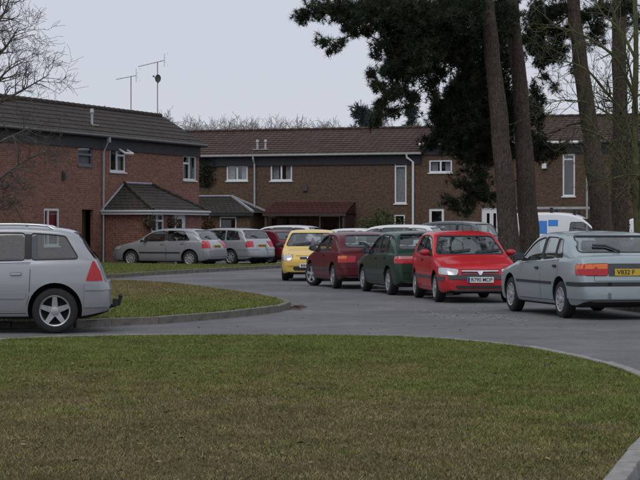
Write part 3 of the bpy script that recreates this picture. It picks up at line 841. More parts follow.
GREEN = {**HATCH_MID, 'top': [(0, .46), (.02, .56), (.08, .65), (.22, .73), (.60, .81), (1.0, .885), (1.14, .92), (1.36, 1.03), (1.82, 1.30), (1.98, 1.36), (2.5, 1.41), (3.0, 1.405), (3.45, 1.365), (3.63, 1.29), (3.86, 1.00), (3.97, .93), (4.03, .80), (4.07, .62), (4.08, .48)],
    'rear_top': 3.50, 'rear_bot': 3.85, 'cav_end': 3.82, 'glass': 'car_glass', 'wins': [(None, None, 2.28, 2.24), (2.38, 2.34, 2.98, 2.94), (3.06, 3.04, 3.36, 3.20)],
    'pillars': [(2.30, 2.26, 2.36, 2.32)],
    'lamps': [dict(f=True, ang=32, es=.30, er=.34, z=(.56, .67), slope=.02, grow=.02, m='lamp_clear', rnd=.03),
              dict(f=False, ang=32, es=.20, er=.46, z=(.70, .86), m='lamp_red', bands=[(.06, .95, .60, .96, 'lamp_pink')], rnd=.05)], 'plates': []}
LAGUNA = dict(L=4.51, W=1.75, fo=.87, wb=2.67, r=.307, clear=.19, th=.30, nose_taper=.09, tail_taper=.07, front_round=.32, rear_round=.20,
    top=[(0, .48), (.02, .58), (.08, .66), (.22, .73), (.60, .81), (1.05, .895), (1.20, .935), (1.45, 1.06), (1.92, 1.325), (2.10, 1.38), (2.6, 1.43), (3.1, 1.42), (3.45, 1.375), (3.62, 1.325), (4.06, 1.08), (4.16, 1.045), (4.30, 1.025), (4.385, 1.00), (4.43, .90), (4.46, .76), (4.49, .62), (4.51, .46)],
    belt=[(0, .62), (.5, .78), (1.25, .88), (2.4, .92), (3.3, .965), (4.2, .985), (4.51, .985)],
    cowl=1.21, header=2.03, rear_top=3.50, rear_bot=4.06, cav_end=4.02, rear_w=.10,
    wins=[(None, None, 2.50, 2.46), (2.60, 2.56, 3.20, 3.16), (3.26, 3.22, 3.62, 3.40)], pillars=[(2.52, 2.48, 2.58, 2.54), (3.22, 3.18, 3.25, 3.21)],
    doors=[(1.36, 2.54, 2.38), (2.56, 3.48, 3.30)], handle_mat='rubber', handle_drop=.12, strip=(.545, .59, .5, 3.9, 'rubber'),
    fbump=[(.44, .56, .68, 'paint', .018)], rbump=[(.545, .605, .40, 'rubber', .034), (.34, .535, .40, 'paint', .026)], cbump=[(.545, .605, .50, 'rubber', .034), (.34, .535, .50, 'paint', .026)],
    lamps=[dict(f=True, ang=32, es=.30, er=.36, z=(.58, .69), slope=.02, grow=.02, m='lamp_clear', rnd=.03),
           dict(f=False, ang=35, es=.26, er=.42, z=(.71, .905), slope=.01, grow=-.015, m='lamp_red', bands=[(.04, .97, .56, .97, 'lamp_orange'), (.62, .70, .02, .97, 'lamp_red')], rnd=.035)],
    extra=[('plate_recess', 'B', round_poly([(-.36, .70), (.36, .70), (.36, .905), (-.36, .905)], .02), 'trim_grey', .003),
           ('badge', 'B', [(-.60, .635), (-.40, .635), (-.40, .66), (-.60, .66)], 'chrome', .006)],
    plates=[dict(f=False, z=.765, txt='V832 F', tw=.33, ty=.075)], wheel='cap', mirror='black', rear_seat=3.35, front_seat=2.55, rear_wiper=-.42,
    lines=[('tailgate_gap', 'B', [(-.62, .98), (-.60, .625), (.60, .625), (.62, .98)], .010)])
ESTATE = dict(L=4.40, W=1.76, fo=.86, wb=2.80, r=.318, clear=.20, th=.27, nose_taper=.09, tail_taper=.10, front_round=.34, rear_round=.26,
    top=[(0, .52), (.02, .62), (.08, .70), (.25, .79), (.60, .90), (.95, .985), (1.08, 1.03), (1.35, 1.18), (1.80, 1.41), (1.98, 1.465), (2.5, 1.51), (3.1, 1.515), (3.55, 1.495), (3.86, 1.455), (3.97, 1.41), (4.10, 1.22), (4.23, 1.03), (4.30, .90), (4.345, .76), (4.385, .68), (4.397, .56), (4.40, .46)],
    belt=[(0, .66), (.5, .84), (1.2, .95), (2.4, .985), (3.4, 1.01), (4.4, 1.03)],
    cowl=1.09, header=1.90, rear_top=3.94, rear_bot=4.22, cav_end=4.17,
    wins=[(None, None, 2.22, 2.20), (2.34, 2.32, 3.24, 3.24), (3.34, 3.34, 3.98, 3.80)], pillars=[(2.24, 2.22, 2.32, 2.30), (3.25, 3.25, 3.33, 3.33)], glass='car_glass',
    doors=[(1.22, 2.28, 2.08), (2.30, 3.32, 3.12)], handle_drop=.17, strip=(.49, .565, .5, 3.6, 'paint'),
    fbump=[(.46, .58, .68, 'paint', .018)], rbump=None, cbump=[(.37, .60, .55, 'paint', .022), (.605, .70, .55, 'paint', .036)],
    lamps=[dict(f=True, ang=35, es=.45, er=.30, z=(.62, .76), slope=.06, grow=.05, m='lamp_clear', rnd=.03)],
    side_extra=[('tail_light', [(4.09, .735), (4.32, .735), (4.285, .86), (4.205, 1.005), (4.178, 1.005), (4.15, .92), (4.115, .82)], 'lamp_red', .010)],
    plates=[], wheel='alloy', rear_seat=3.15, front_seat=2.35, rear_wiper=-.3, rails=[(1.95, 3.70, 'chrome')])
ALMERA = {**HATCH_MID, 'L': 4.19, 'W': 1.70, 'r': .30, 'fo': .86, 'wb': 2.535,
    'top': [(0, .50), (.02, .60), (.08, .69), (.22, .77), (.60, .87), (.95, .945), (1.08, .98), (1.3, 1.10), (1.75, 1.36), (1.92, 1.41), (2.4, 1.45), (3.0, 1.44), (3.45, 1.39), (3.62, 1.33), (3.88, 1.02), (3.99, .95), (4.10, .82), (4.17, .62), (4.19, .48)],
    'belt': [(0, .64), (.5, .82), (1.2, .91), (2.4, .94), (3.2, .965), (4.19, .97)], 'cowl': 1.09, 'header': 1.85, 'rear_top': 3.50, 'rear_bot': 3.87, 'cav_end': 3.84,
    'wins': [(None, None, 2.34, 2.30), (2.46, 2.42, 3.40, 3.10)], 'doors': [(1.25, 2.38, 2.22), (2.40, 3.24, 3.08)], 'handle_mat': None,
    'lamps': [dict(f=True, ang=36, es=.42, er=.28, z=(.60, .74), slope=.04, grow=.04, m='lamp_clear', rnd=.03),
              dict(f=False, ang=42, es=.26, er=.22, z=(.70, .97), m='lamp_red', rnd=.05)],
    'plates': [dict(f=False, z=.76)], 'strip': (.50, .55, .5, 3.2, 'rubber'), 'wheel': 'cap', 'mirror': 'paint',
    'rbump': [(.38, .60, .68, 'paint', .024)]}
WAGON = {**ESTATE, 'L': 4.52, 'W': 1.72, 'wb': 2.6, 'fo': .92, 'r': .30,
    'top': [(0, .50), (.02, .60), (.08, .68), (.25, .75), (.70, .85), (1.10, .935), (1.24, .97), (1.50, 1.10), (1.95, 1.36), (2.12, 1.41), (2.6, 1.455), (3.2, 1.455), (3.75, 1.43), (3.95, 1.39), (4.05, 1.32), (4.22, 1.05), (4.32, .93), (4.42, .78), (4.49, .62), (4.52, .46)],
    'belt': [(0, .62), (.5, .80), (1.3, .90), (2.4, .94), (3.4, .965), (4.52, .98)], 'cowl': 1.25, 'header': 2.03, 'rear_top': 3.98, 'rear_bot': 4.22, 'cav_end': 4.18,
    'wins': [(None, None, 2.42, 2.38), (2.52, 2.48, 3.22, 3.20), (3.32, 3.30, 3.98, 3.80)], 'pillars': [(2.44, 2.40, 2.50, 2.46)],
    'doors': [(1.40, 2.46, 2.28), (2.48, 3.32, 3.14)], 'side_extra': [], 'rails': [], 'strip': (.46, .52, .5, 3.6, 'paint'), 'handle_drop': .1,
    'lamps': [dict(f=True, ang=35, es=.40, er=.30, z=(.60, .73), slope=.04, grow=.04, m='lamp_clear', rnd=.03),
              dict(f=False, ang=42, es=.24, er=.22, z=(.68, .93), m='lamp_red', rnd=.05)],
    'plates': [dict(f=False, z=.76)], 'wheel': 'cap7', 'rear_seat': 3.25, 'front_seat': 2.5}
VAN = dict(L=4.30, W=1.74, fo=.84, wb=2.70, r=.31, clear=.20, th=.11, nose_taper=.10, tail_taper=.03, front_round=.34, rear_round=.10,
    top=[(0, .55), (.02, .66), (.08, .78), (.25, .89), (.60, 1.00), (.85, 1.06), (1.05, 1.17), (1.55, 1.57), (1.75, 1.69), (2.1, 1.79), (2.8, 1.83), (3.8, 1.82), (4.15, 1.78), (4.235, 1.70), (4.265, 1.3), (4.285, .9), (4.30, .5)],
    belt=[(0, .7), (.5, .92), (1.0, 1.01), (2.0, 1.03), (4.3, 1.03)], cowl=.86, header=1.68, rear_top=4.18, rear_bot=4.25, cav_end=4.10, rear_glass=False,
    wins=[(None, None, 2.12, 2.06)], win_top=1.50, doors=[(1.0, 2.16, 2.0)], handle_mat='rubber', strip=(.50, .58, .5, 3.4, 'trim_grey'),
    fbump=[(.40, .60, .66, 'trim_grey', .02)], rbump=[(.40, .58, .7, 'trim_grey', .02)],
    lamps=[dict(f=True, ang=35, es=.35, er=.30, z=(.68, .84), slope=.03, grow=.03, m='lamp_clear'), dict(f=False, ang=60, es=.10, er=.05, z=(.75, 1.15), m='lamp_red')],
    plates=[], wheel='cap7', mirror='black', mirror_back=.55, front_seat=2.2)
PAINT = {'silver': paint('paint_silver', (.36, .375, .395), .4, .36), 'ice_blue': paint('paint_ice_blue', (.35, .415, .43), .4, .36), 'red': paint('paint_red', (.53, .008, .017), 0, .38, .45),
    'green': paint('paint_green', (.008, .040, .024), .0, .40, .35), 'maroon': paint('paint_maroon', (.115, .004, .014), .0, .40, .30), 'yellow': paint('paint_yellow', (.80, .54, .10), .0, .36, .6),
    'white': paint('paint_white', (.74, .75, .76), 0, .4, .6), 'grey': paint('paint_grey', (.10, .115, .125), .4, .38), 'dark_silver': paint('paint_dark_silver', (.40, .415, .435), .4, .38)}
#@@REST

# ------------------------------------------------------------------ ground
def sheet(name, pts, z, mat, sub=None, kind='structure'):
    bm = bmesh.new(); vs = [bm.verts.new((p[0], p[1], z)) for p in pts]; f = bm.faces.new(vs)
    if f.normal.z < 0: f.normal_flip()
    bmesh.ops.triangulate(bm, faces=bm.faces[:])
    me = bpy.data.meshes.new(name); bm.to_mesh(me); bm.free()
    return tag(link(name, me, None, mat), kind=kind)
def smooth_line(pts, step=.25):
    pts = [Vector((p[0], p[1])) for p in pts]; out = []
    for i in range(len(pts) - 1):
        p0, p1, p2, p3 = pts[max(i - 1, 0)], pts[i], pts[i + 1], pts[min(i + 2, len(pts) - 1)]
        n = max(2, int((p2 - p1).length / step))
        for k in range(n):
            t = k / n
            out.append(.5 * ((2 * p1) + (p2 - p0) * t + (2 * p0 - 5 * p1 + 4 * p2 - p3) * t * t + (3 * p1 - p0 - 3 * p2 + p3) * t ** 3))
    out.append(pts[-1]); return out
sheet('ground', [(-500, -30), (500, -30), (500, 900), (-500, 900)], -.02, MATS['soil'])
sheet('road', [(-45, 3), (45, 3), (45, 110), (-45, 110)], 0, MATS['asphalt'])

KERB_LEN = .914
kerb_mesh = [bevel_box_mesh('kerb_stone', KERB_LEN / 2 - .005, .0625, .14, .014, 2) for _ in range(1)][0]
kerb_mesh.materials.append(MATS['kerb_stone'])
kerb_pale = kerb_mesh.copy(); kerb_pale.materials.clear(); kerb_pale.materials.append(simple('kerb_stone_pale', (.27, .262, .248), .9, var=.3, vscale=7, spec=.2, bumps=.5))
def kerb(line, top, pale=False):
    """kerb stones laid end to end along a line; the line is the middle of their tops"""
    root = bpy.data.objects.new('kerb', None); COL.objects.link(root); tag(root, kind='structure')
    d = [0.0]
    for a, b in zip(line, line[1:]): d.append(d[-1] + (b - a).length)
    def at(t):
        for i in range(len(line) - 1):
            if d[i + 1] >= t: return line[i] + (line[i + 1] - line[i]) * ((t - d[i]) / max(1e-6, d[i + 1] - d[i]))
        return line[-1]
    t = 0
    while t + KERB_LEN <= d[-1] + .02:
        a, b = at(t), at(min(d[-1], t + KERB_LEN)); c = (a + b) / 2; e = b - a
        o = link('kerb_stone', kerb_pale if pale else kerb_mesh, root, None, (c.x, c.y, top - .14 + random.uniform(-.006, .006)), (random.uniform(-.02, .02), random.uniform(-.008, .008), math.atan2(e.y, e.x) + random.uniform(-.006, .006)))
        o.scale.x = min(1.02, e.length / KERB_LEN + .004)
        t += KERB_LEN
    return root

LAWN_H = .10
far_px = [(-60, 340), (0, 338), (80, 336), (150, 335), (240, 334.5), (320, 334.5), (400, 336), (445, 338.5), (500, 343.5), (545, 350), (600, 362), (640, 376)]
far_edge = [G(x, y, LAWN_H).xy for x, y in far_px]
rk = [G(602, 480, LAWN_H).xy, G(640, 437, LAWN_H).xy]; dr = (rk[1] - rk[0]).normalized()
lawn_edge = smooth_line([Vector((-14, 25.2))] + far_edge + [Vector((2.96, 17.3)), Vector((2.77, 15.5)), rk[1], rk[0], rk[0] - dr * 3.5, rk[0] - dr * 7])
lawn_poly = [Vector((-14, 4))] + lawn_edge
sheet('lawn', lawn_poly, LAWN_H - .012, MATS['soil'])
def shift_line(line, d):
    out = []
    for i, p in enumerate(line):
        e = (line[min(i + 1, len(line) - 1)] - line[max(i - 1, 0)]).normalized(); out.append(p + Vector((e.y, -e.x)) * d)
    return out
kerb([p for p in shift_line(lawn_edge, -.06) if p.x > -6.5 and p.y > 7], LAWN_H + .004, pale=True)

ISL_H = .115
isl_px = [(60, 328.3), (90, 326.8), (158.7, 324), (207, 320), (251.6, 315.5), (279, 312), (291.5, 307.5)]
isl_front = [G(x, y).xy for x, y in isl_px]
isl_far = [G(x, y, ISL_H).xy for x, y in [(291, 301.2), (281, 297.6), (255, 292.6), (220, 287.6), (179, 282.6), (141, 280.2), (100, 279.2)]]
isl_line = smooth_line([Vector((-16, 29.0)), Vector((-9, 29.2))] + isl_front + isl_far + [Vector((-9, 54.2)), Vector((-16, 55.3))], .2)
isl_mid = shift_line(isl_line, -.06)
sheet('grass_island', [Vector((p.x, p.y)) for p in shift_line(isl_line, -.10)], ISL_H - .015, MATS['soil'])
kerb([p for p in isl_mid if p.x > -7.5], ISL_H)

strip_px = [(100, 278.7), (150, 275.6), (203, 272.5), (251.6, 269.7), (279, 268.4)]
strip_front = smooth_line([Vector((-16, 54.3)), Vector((-9, 56.6))] + [G(x, y).xy for x, y in strip_px] + [Vector((-.95, 73.2)), Vector((-.9, 75))], .25)
STRIP_H = .12
strip_back = [Vector((-1.9, 74.3)), Vector((-2.6, 72.6)), Vector((-3.5, 72.4)), Vector((-6, 74.0)), Vector((-8.4, 76.8)), Vector((-10, 77.5)), Vector((-16, 69))]
sheet('grass_verge', shift_line(strip_front, -.1) + strip_back, STRIP_H - .012, MATS['soil'])
kerb([p for p in shift_line(strip_front, -.06) if p.x > -8], STRIP_H)

# earth verge under the pines, kerbed along the parked row
verge_line = smooth_line([Vector((7.3, 24.5)), Vector((6.2, 31.4)), Vector((5.35, 36)), Vector((4.35, 42)), Vector((3.2, 48.5)), Vector((1.9, 54)), Vector((1.2, 58)), Vector((2.2, 60.3))], .3)
VERGE_H = .10
sheet('earth_verge', shift_line(verge_line, .1) + [Vector((20, 60.5)), Vector((20, 24.5))], VERGE_H - .01, MATS['leaf_litter'])
kerb(shift_line(verge_line, .06), VERGE_H)
sheet('garden_bed', [Vector((-12, 92.0)), Vector((17, 81.5)), Vector((26, 88.5)), Vector((-12, 103))], .012, MATS['soil'])

# worn white paint on the tarmac and a spill of soil at the island's nose
def fleck_mesh(items, z):
    m = MB()
    for (x, y, a, b, rot) in items:
        n = random.randint(6, 9); P = []
        for k in range(n):
            t = 2 * math.pi * k / n; q = random.uniform(.65, 1.1)
            px, py = a * q * math.cos(t), b * q * math.sin(t)
            P.append((x + px * math.cos(rot) - py * math.sin(rot), y + px * math.sin(rot) + py * math.cos(rot), z))
        m.face(P)
    return m
items = []
for (x0, y0, x1, y1, n) in ((428, 312.5, 460, 319.5, 16), (452, 309, 462, 310, 5), (470, 312.5, 484, 314.5, 7), (486, 315, 503, 318, 10), (508, 318, 524, 321, 6), (418, 310, 424, 311, 2), (436, 315.5, 500, 316, 6)):
    for k in range(n):
        u = (k + random.random()) / n; p = G(x0 + (x1 - x0) * u + random.uniform(-3, 3), y0 + (y1 - y0) * u + random.uniform(-.9, .9))
        [items.append((p.x + random.gauss(0, .10), p.y + random.gauss(0, .22), random.uniform(.012, .04), random.uniform(.02, .10), random.uniform(-.9, .3))) for _ in range(4)]
for k in range(5):
    p = G(random.uniform(195, 360), random.uniform(318, 331)); items.append((p.x, p.y, random.uniform(.015, .04), random.uniform(.02, .05), 0))
fm = fleck_mesh(items, .004).build('worn_road_marking', MATS['road_paint'])
tag(fm, kind='stuff', label='broken remains of white paint worn off the grey tarmac')
items = []
for k in range(60):
    p = G(297 + random.gauss(0, 4.5), 307.5 + random.gauss(0, 1.3)); items.append((p.x, p.y, random.uniform(.03, .10), random.uniform(.03, .12), random.random() * 3))
tag(fleck_mesh(items, .006).build('soil_spill', simple('soil_red', (.15, .075, .05), .95, var=.4, vscale=20)), kind='stuff', label='reddish soil and leaves spilt off the nose of the grass island')

# ------------------------------------------------------------------ grass, built as real blades
def in_poly(P, poly):
    x, y = P[:, 0], P[:, 1]; c = np.zeros(len(P), bool); n = len(poly)
    for i in range(n):
        x1, y1 = poly[i]; x2, y2 = poly[(i + 1) % n]
        t = ((y1 > y) != (y2 > y)); xi = (x2 - x1) * (y - y1) / ((y2 - y1) if abs(y2 - y1) > 1e-9 else 1e-9) + x1
        c ^= t & (x < xi)
    return c
def vnoise(P, scale, seed):
    """smooth value noise on the plane"""
    rg = np.random.default_rng(seed); T = rg.random((64, 64)); q = P * scale; i = np.floor(q).astype(int); f = q - i; f = f * f * (3 - 2 * f)
    g = lambda a, b: T[(i[:, 0] + a) % 64, (i[:, 1] + b) % 64]
    return (g(0, 0) * (1 - f[:, 0]) + g(1, 0) * f[:, 0]) * (1 - f[:, 1]) + (g(0, 1) * (1 - f[:, 0]) + g(1, 1) * f[:, 0]) * f[:, 1]
def tint_mesh(name, V, F, T):
    me = bpy.data.meshes.new(name); k = F.shape[1]
    me.vertices.add(len(V)); me.vertices.foreach_set('co', V.astype(np.float32).ravel())
    me.loops.add(F.size); me.loops.foreach_set('vertex_index', F.astype(np.int32).ravel())
    me.polygons.add(len(F)); me.polygons.foreach_set('loop_start', np.arange(0, F.size, k, dtype=np.int32))
    me.polygons.foreach_set('loop_total', np.full(len(F), k, dtype=np.int32))
    me.update(calc_edges=True)
    at = me.attributes.new('tint', 'FLOAT_COLOR', 'POINT'); at.data.foreach_set('color', np.c_[T, np.ones(len(T))].astype(np.float32).ravel())
    return me
def grass(name, poly, bounds, z, per_m2, hgt, wid, label, green_bias=None, fade=None, clear=None):
    x0, x1, y0, y1 = bounds; n = int((x1 - x0) * (y1 - y0) * per_m2)
    P = np.c_[RNG.uniform(x0, x1, n), RNG.uniform(y0, y1, n)]
    P = P[in_poly(P, [(p.x, p.y) for p in poly])]
    keep = np.abs(P[:, 0] / P[:, 1]) < .185
    if fade: keep &= RNG.random(len(P)) < fade(P[:, 1])
    if clear is not None:
        c = np.array([(p.x, p.y) for p in clear]); keep &= (np.hypot(P[:, None, 0] - c[None, :, 0], P[:, None, 1] - c[None, :, 1]).min(1) > .10)
    P = P[keep]; n = len(P)
    big = .6 * vnoise(P, .45, 3) + .4 * vnoise(P, 1.3, 4); mid = .5 * vnoise(P, 2.6, 5) + .5 * vnoise(P, 6.5, 6); fine = vnoise(P, 15, 7)
    lush = .55 * big + .45 * mid
    if green_bias is not None: lush = lush + green_bias(P)
    bare = np.clip((mid * .5 + fine * .5 - .50) * 5, 0, 1) * np.clip((.58 - lush) * 5, 0, 1)
    keep = RNG.random(n) > bare * .8; P, lush, fine = P[keep], lush[keep], fine[keep]; n = len(P)
    u = np.clip((lush - .27) / .36 + RNG.normal(0, .20, n), 0, 1)[:, None]
    straw, olive, green = np.array([.245, .200, .098]), np.array([.200, .195, .066]), np.array([.150, .200, .048])
    C = np.where(u < .5, straw + (olive - straw) * u * 2, olive + (green - olive) * (u - .5) * 2)
    dead = RNG.random(n) < .16; C[dead] = straw * RNG.uniform(.7, 1.35, (dead.sum(), 1))
    C *= RNG.uniform(.55, 1.4, (n, 1)) * (.42 + .42 * vnoise(P, 3.3, 9) + .74 * (.5 * fine + .5 * vnoise(P, 34, 8)))[:, None]
    h = hgt * RNG.uniform(.45, 1.25, n) * (.55 + .75 * np.clip(lush, .2, 1)); a = RNG.uniform(0, 2 * math.pi, n); w = wid * RNG.uniform(.6, 1.3, n)
    lean = RNG.uniform(.2, 1.6, n) * h; la = RNG.uniform(0, 2 * math.pi, n)
    dx, dy = np.cos(a) * w / 2, np.sin(a) * w / 2; lx, ly = np.cos(la) * lean, np.sin(la) * lean; zz = np.full(n, z)
    V = np.stack([np.c_[P[:, 0] - dx, P[:, 1] - dy, zz - .004], np.c_[P[:, 0] + dx, P[:, 1] + dy, zz - .004], np.c_[P[:, 0] + lx, P[:, 1] + ly, zz + h]], 1).reshape(-1, 3)
    b = np.arange(n) * 3; F = np.c_[b, b + 1, b + 2]
    me = tint_mesh(name, V, F, np.repeat(C, 3, 0))
    return tag(link(name, me, None, MATS['grass_blade']), label, 'grass', None, 'stuff')
gb = lambda P: np.clip((P[:, 1] - 18.5) / 22, -.12, .26) + .10 * np.clip((P[:, 1] - 24) / 2, 0, 1) - .10 * np.clip((15 - P[:, 1]) / 3, 0, 1) + .10 * np.clip((P[:, 0] + .5) / 3, -.5, 1) - .03
grass('lawn_grass', lawn_poly, (-5.2, 4.6, 10.3, 27.0), LAWN_H - .012, 6200, .024, .0075, 'mown patchy green and straw coloured grass of the large front lawn', gb)
isl_poly = [p for p in shift_line(isl_line, -.13)]
grass('island_grass', isl_poly, (-9, .6, 28.5, 54), ISL_H - .012, 1500, .036, .013, 'mown grass with brown patches on the kerbed island beside the lane', lambda P: np.clip((38 - P[:, 1]) / 14, -.20, .24) + .02)
grass('verge_grass', shift_line(strip_front, -.12) + strip_back, (-14, -.8, 53, 78), STRIP_H - .012, 800, .05, .018, 'short grass between the far kerb and the parked silver hatchback', lambda P: P[:, 0] * 0 + .12)

def leaf_scatter(name, pts, size, cols, label, mat='leaf', up=True):
    n = len(pts); pts = np.asarray(pts); a = RNG.uniform(0, 2 * math.pi, n); s_ = size * RNG.uniform(.5, 1.3, n); tl = RNG.uniform(-.5, .5, n)
    c, s2 = np.cos(a), np.sin(a)
    def off(u, v, w): return np.c_[pts[:, 0] + (u * c - v * s2) * s_, pts[:, 1] + (u * s2 + v * c) * s_, pts[:, 2] + w * s_ * tl + .3 * s_ * abs(w)]
    V = np.stack([off(-1, 0, -.2), off(0, -.45, .5), off(1, 0, .2), off(0, .45, -.5)], 1).reshape(-1, 3); b = np.arange(n) * 4
    F = np.c_[b, b + 1, b + 2, b + 3]
    C = np.asarray(cols)[RNG.integers(0, len(cols), n)] * RNG.uniform(.6, 1.4, (n, 1))
    return tag(link(name, tint_mesh(name, V, F, np.repeat(C, 4, 0)), None, MATS[mat]), label, None, None, 'stuff')
P = np.c_[RNG.uniform(-4, 3.6, 1500), RNG.uniform(11.3, 26, 1500)]; P = P[in_poly(P, [(p.x, p.y) for p in lawn_poly])]
leaf_scatter('fallen_leaves', np.c_[P, np.full(len(P), LAWN_H + .006)], .022, [(.12, .07, .04), (.20, .13, .07), (.07, .05, .035), (.06, .045, .03), (.22, .18, .12)], 'scattered dead leaves and bits lying in the lawn')
P = np.c_[RNG.uniform(.5, 12, 9000), RNG.uniform(26, 60, 9000)]; P = P[in_poly(P, [(p.x, p.y) for p in shift_line(verge_line, -.25) + [Vector((20, 60.5)), Vector((20, 24.5))]])]
leaf_scatter('leaf_carpet', np.c_[P, np.full(len(P), VERGE_H + .004)], .05, [(.16, .085, .05), (.22, .12, .07), (.10, .06, .04), (.13, .075, .05)], 'brown leaf and needle litter under the pines')
P = np.array([list(G(RNG.uniform(180, 640), RNG.uniform(272, 334))) for _ in range(110)]); P[:, 2] = .006
leaf_scatter('street_leaves', P, .030, [(.10, .06, .04), (.07, .05, .04), (.16, .11, .07)], 'odd dead leaves blown across the tarmac')
#@@HOUSES

# ------------------------------------------------------------------ houses (local x along the front, -y towards the street)
class Frame:
    def __init__(s, org, d):
        s.o = Vector(org); s.d = Vector(d).normalized(); s.n = Vector((-s.d.y, s.d.x)); s.rz = math.atan2(s.d.y, s.d.x)
    def px(s, x, y, yo=0.0):
        """photo pixel -> (along, height) on the front plane, or on a plane yo behind it"""
        r = Vector(((x - CX) / FPX, 1.0)); k = (yo + s.o.dot(s.n)) / r.dot(s.n); p = r * k
        return (p - s.o).dot(s.d), HC + (HZ - y) / FPX * k
    def rect(s, x0, y0, x1, y1, yo=0.0):
        a = s.px(x0, (y0 + y1) / 2, yo)[0]; b = s.px(x1, (y0 + y1) / 2, yo)[0]; xm = (x0 + x1) / 2
        return a, b, s.px(xm, y1, yo)[1], s.px(xm, y0, yo)[1]
def courses(mb, A, B, C, D, n, lift=.017, mi=0):
    A, B, C, D = map(Vector, (A, B, C, D)); nn = (B - A).cross(D - A).normalized()
    if nn.z < 0: nn = -nn
    u = (B - A).normalized(); slope = ((D + C) / 2 - (A + B) / 2).length
    for i in range(n):
        a, b = A + (D - A) * (i / n), B + (C - B) * (i / n); d, c = A + (D - A) * ((i + 1) / n), B + (C - B) * ((i + 1) / n)
        a2, b2 = a + nn * lift, b + nn * lift
        v0, v1 = slope * i / n, slope * (i + 1) / n; U = lambda p: u.dot(p - A)
        mb.face([a2, b2, c, d], [(U(a), v0), (U(b), v0), (U(c), v1), (U(d), v1)], mi)
        mb.face([a, b, b2, a2], [(U(a), v0), (U(b), v0), (U(b), v0 + .01), (U(a), v0 + .01)], mi)
def wall_open(mb, x0, x1, z0, z1, holes, y=0.0, depth=.14):
    xs = sorted({x0, x1, *[h[0] for h in holes], *[h[1] for h in holes]}); zs = sorted({z0, z1, *[h[2] for h in holes], *[h[3] for h in holes]})
    for xa, xb in zip(xs, xs[1:]):
        for za, zb in zip(zs, zs[1:]):
            cx, cz = (xa + xb) / 2, (za + zb) / 2
            if any(h[0] < cx < h[1] and h[2] < cz < h[3] for h in holes): continue
            mb.face([(xa, y, za), (xb, y, za), (xb, y, zb), (xa, y, zb)])
    for a, b, c, d in holes:
        e = y + depth
        mb.face([(a, y, c), (a, y, d), (a, e, d), (a, e, c)]); mb.face([(b, y, d), (b, y, c), (b, e, c), (b, e, d)])
        mb.face([(a, y, d), (b, y, d), (b, e, d), (a, e, d)]); mb.face([(a, y, c), (a, e, c), (b, e, c), (b, y, c)])
def window(root, a, b, c, d, y=0.0, frame='upvc', cols=(.5,), transom=None, fw=.075, behind='curtain', sill=True, inset=.025, open_vent=None, name='window'):
    m = MB(); y0, y1 = y + inset, y + inset + .06
    m.box(a, a + fw, y0, y1, c, d); m.box(b - fw, b, y0, y1, c, d); m.box(a + fw, b - fw, y0, y1, c, c + fw); m.box(a + fw, b - fw, y0, y1, d - fw, d)
    for k in cols: x = a + (b - a) * k; m.box(x - fw * .55, x + fw * .55, y0 + .002, y1 - .002, c + fw, d - fw)
    if transom:
        for (ka, kb, kz) in transom:
            z = c + (d - c) * kz; m.box(a + (b - a) * ka + fw * .5, a + (b - a) * kb - fw * .5, y0 + .003, y1 - .003, z - fw * .5, z + fw * .5)
    w = m.build(name, MATS[frame], root)
    edges = [0, *cols, 1]
    for ka, kb in zip(edges, edges[1:]):
        m = MB(); m.box(a + (b - a) * ka + fw * .4, a + (b - a) * kb - fw * .4, y0 + .025, y0 + .031, c + fw * .6, d - fw * .6); m.build('pane', MATS['house_glass'], w)
    if sill: m = MB(); m.box(a - .05, b + .05, y - .05, y0 + .03, c - .055, c + .001); m.build('sill', MATS[frame], w)
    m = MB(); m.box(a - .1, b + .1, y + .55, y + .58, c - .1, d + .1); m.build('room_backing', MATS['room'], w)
    if behind == 'curtain':
        for ka, kb in ((.0, .34), (.66, 1.0)):
            m = MB(); n = 8
            xa, xb = a + (b - a) * ka, a + (b - a) * kb
            for i in range(n):
                u0, u1 = xa + (xb - xa) * i / n, xa + (xb - xa) * (i + 1) / n; q0, q1 = .03 * (i % 2), .03 * ((i + 1) % 2)
                m.face([(u0, y + .2 + q0, c), (u1, y + .2 + q1, c), (u1, y + .2 + q1, d), (u0, y + .2 + q0, d)])
            m.build('curtain', MATS['curtain'], w)
    elif behind: m = MB(); m.box(a, b, y + .13, y + .14, c, d); m.build('blind', MATS[behind], w)
    if open_vent:
        ka, kb, kz = open_vent; m = MB(); xa, xb = a + (b - a) * ka, a + (b - a) * kb; za = c + (d - c) * kz
        q = [(xa, y - .34, za + .05), (xb, y - .34, za + .05), (xb, y + .04, d), (xa, y + .04, d)]
        for (p0, p1) in ((q[0], q[1]), (q[1], q[2]), (q[2], q[3]), (q[3], q[0])): m.tube([p0, p1], .05, 4)
        g = MB(); g.face(q); g.build('vent_pane', MATS['house_glass'], w)
        v = m.build('open_vent', MATS[frame], w)
    return w
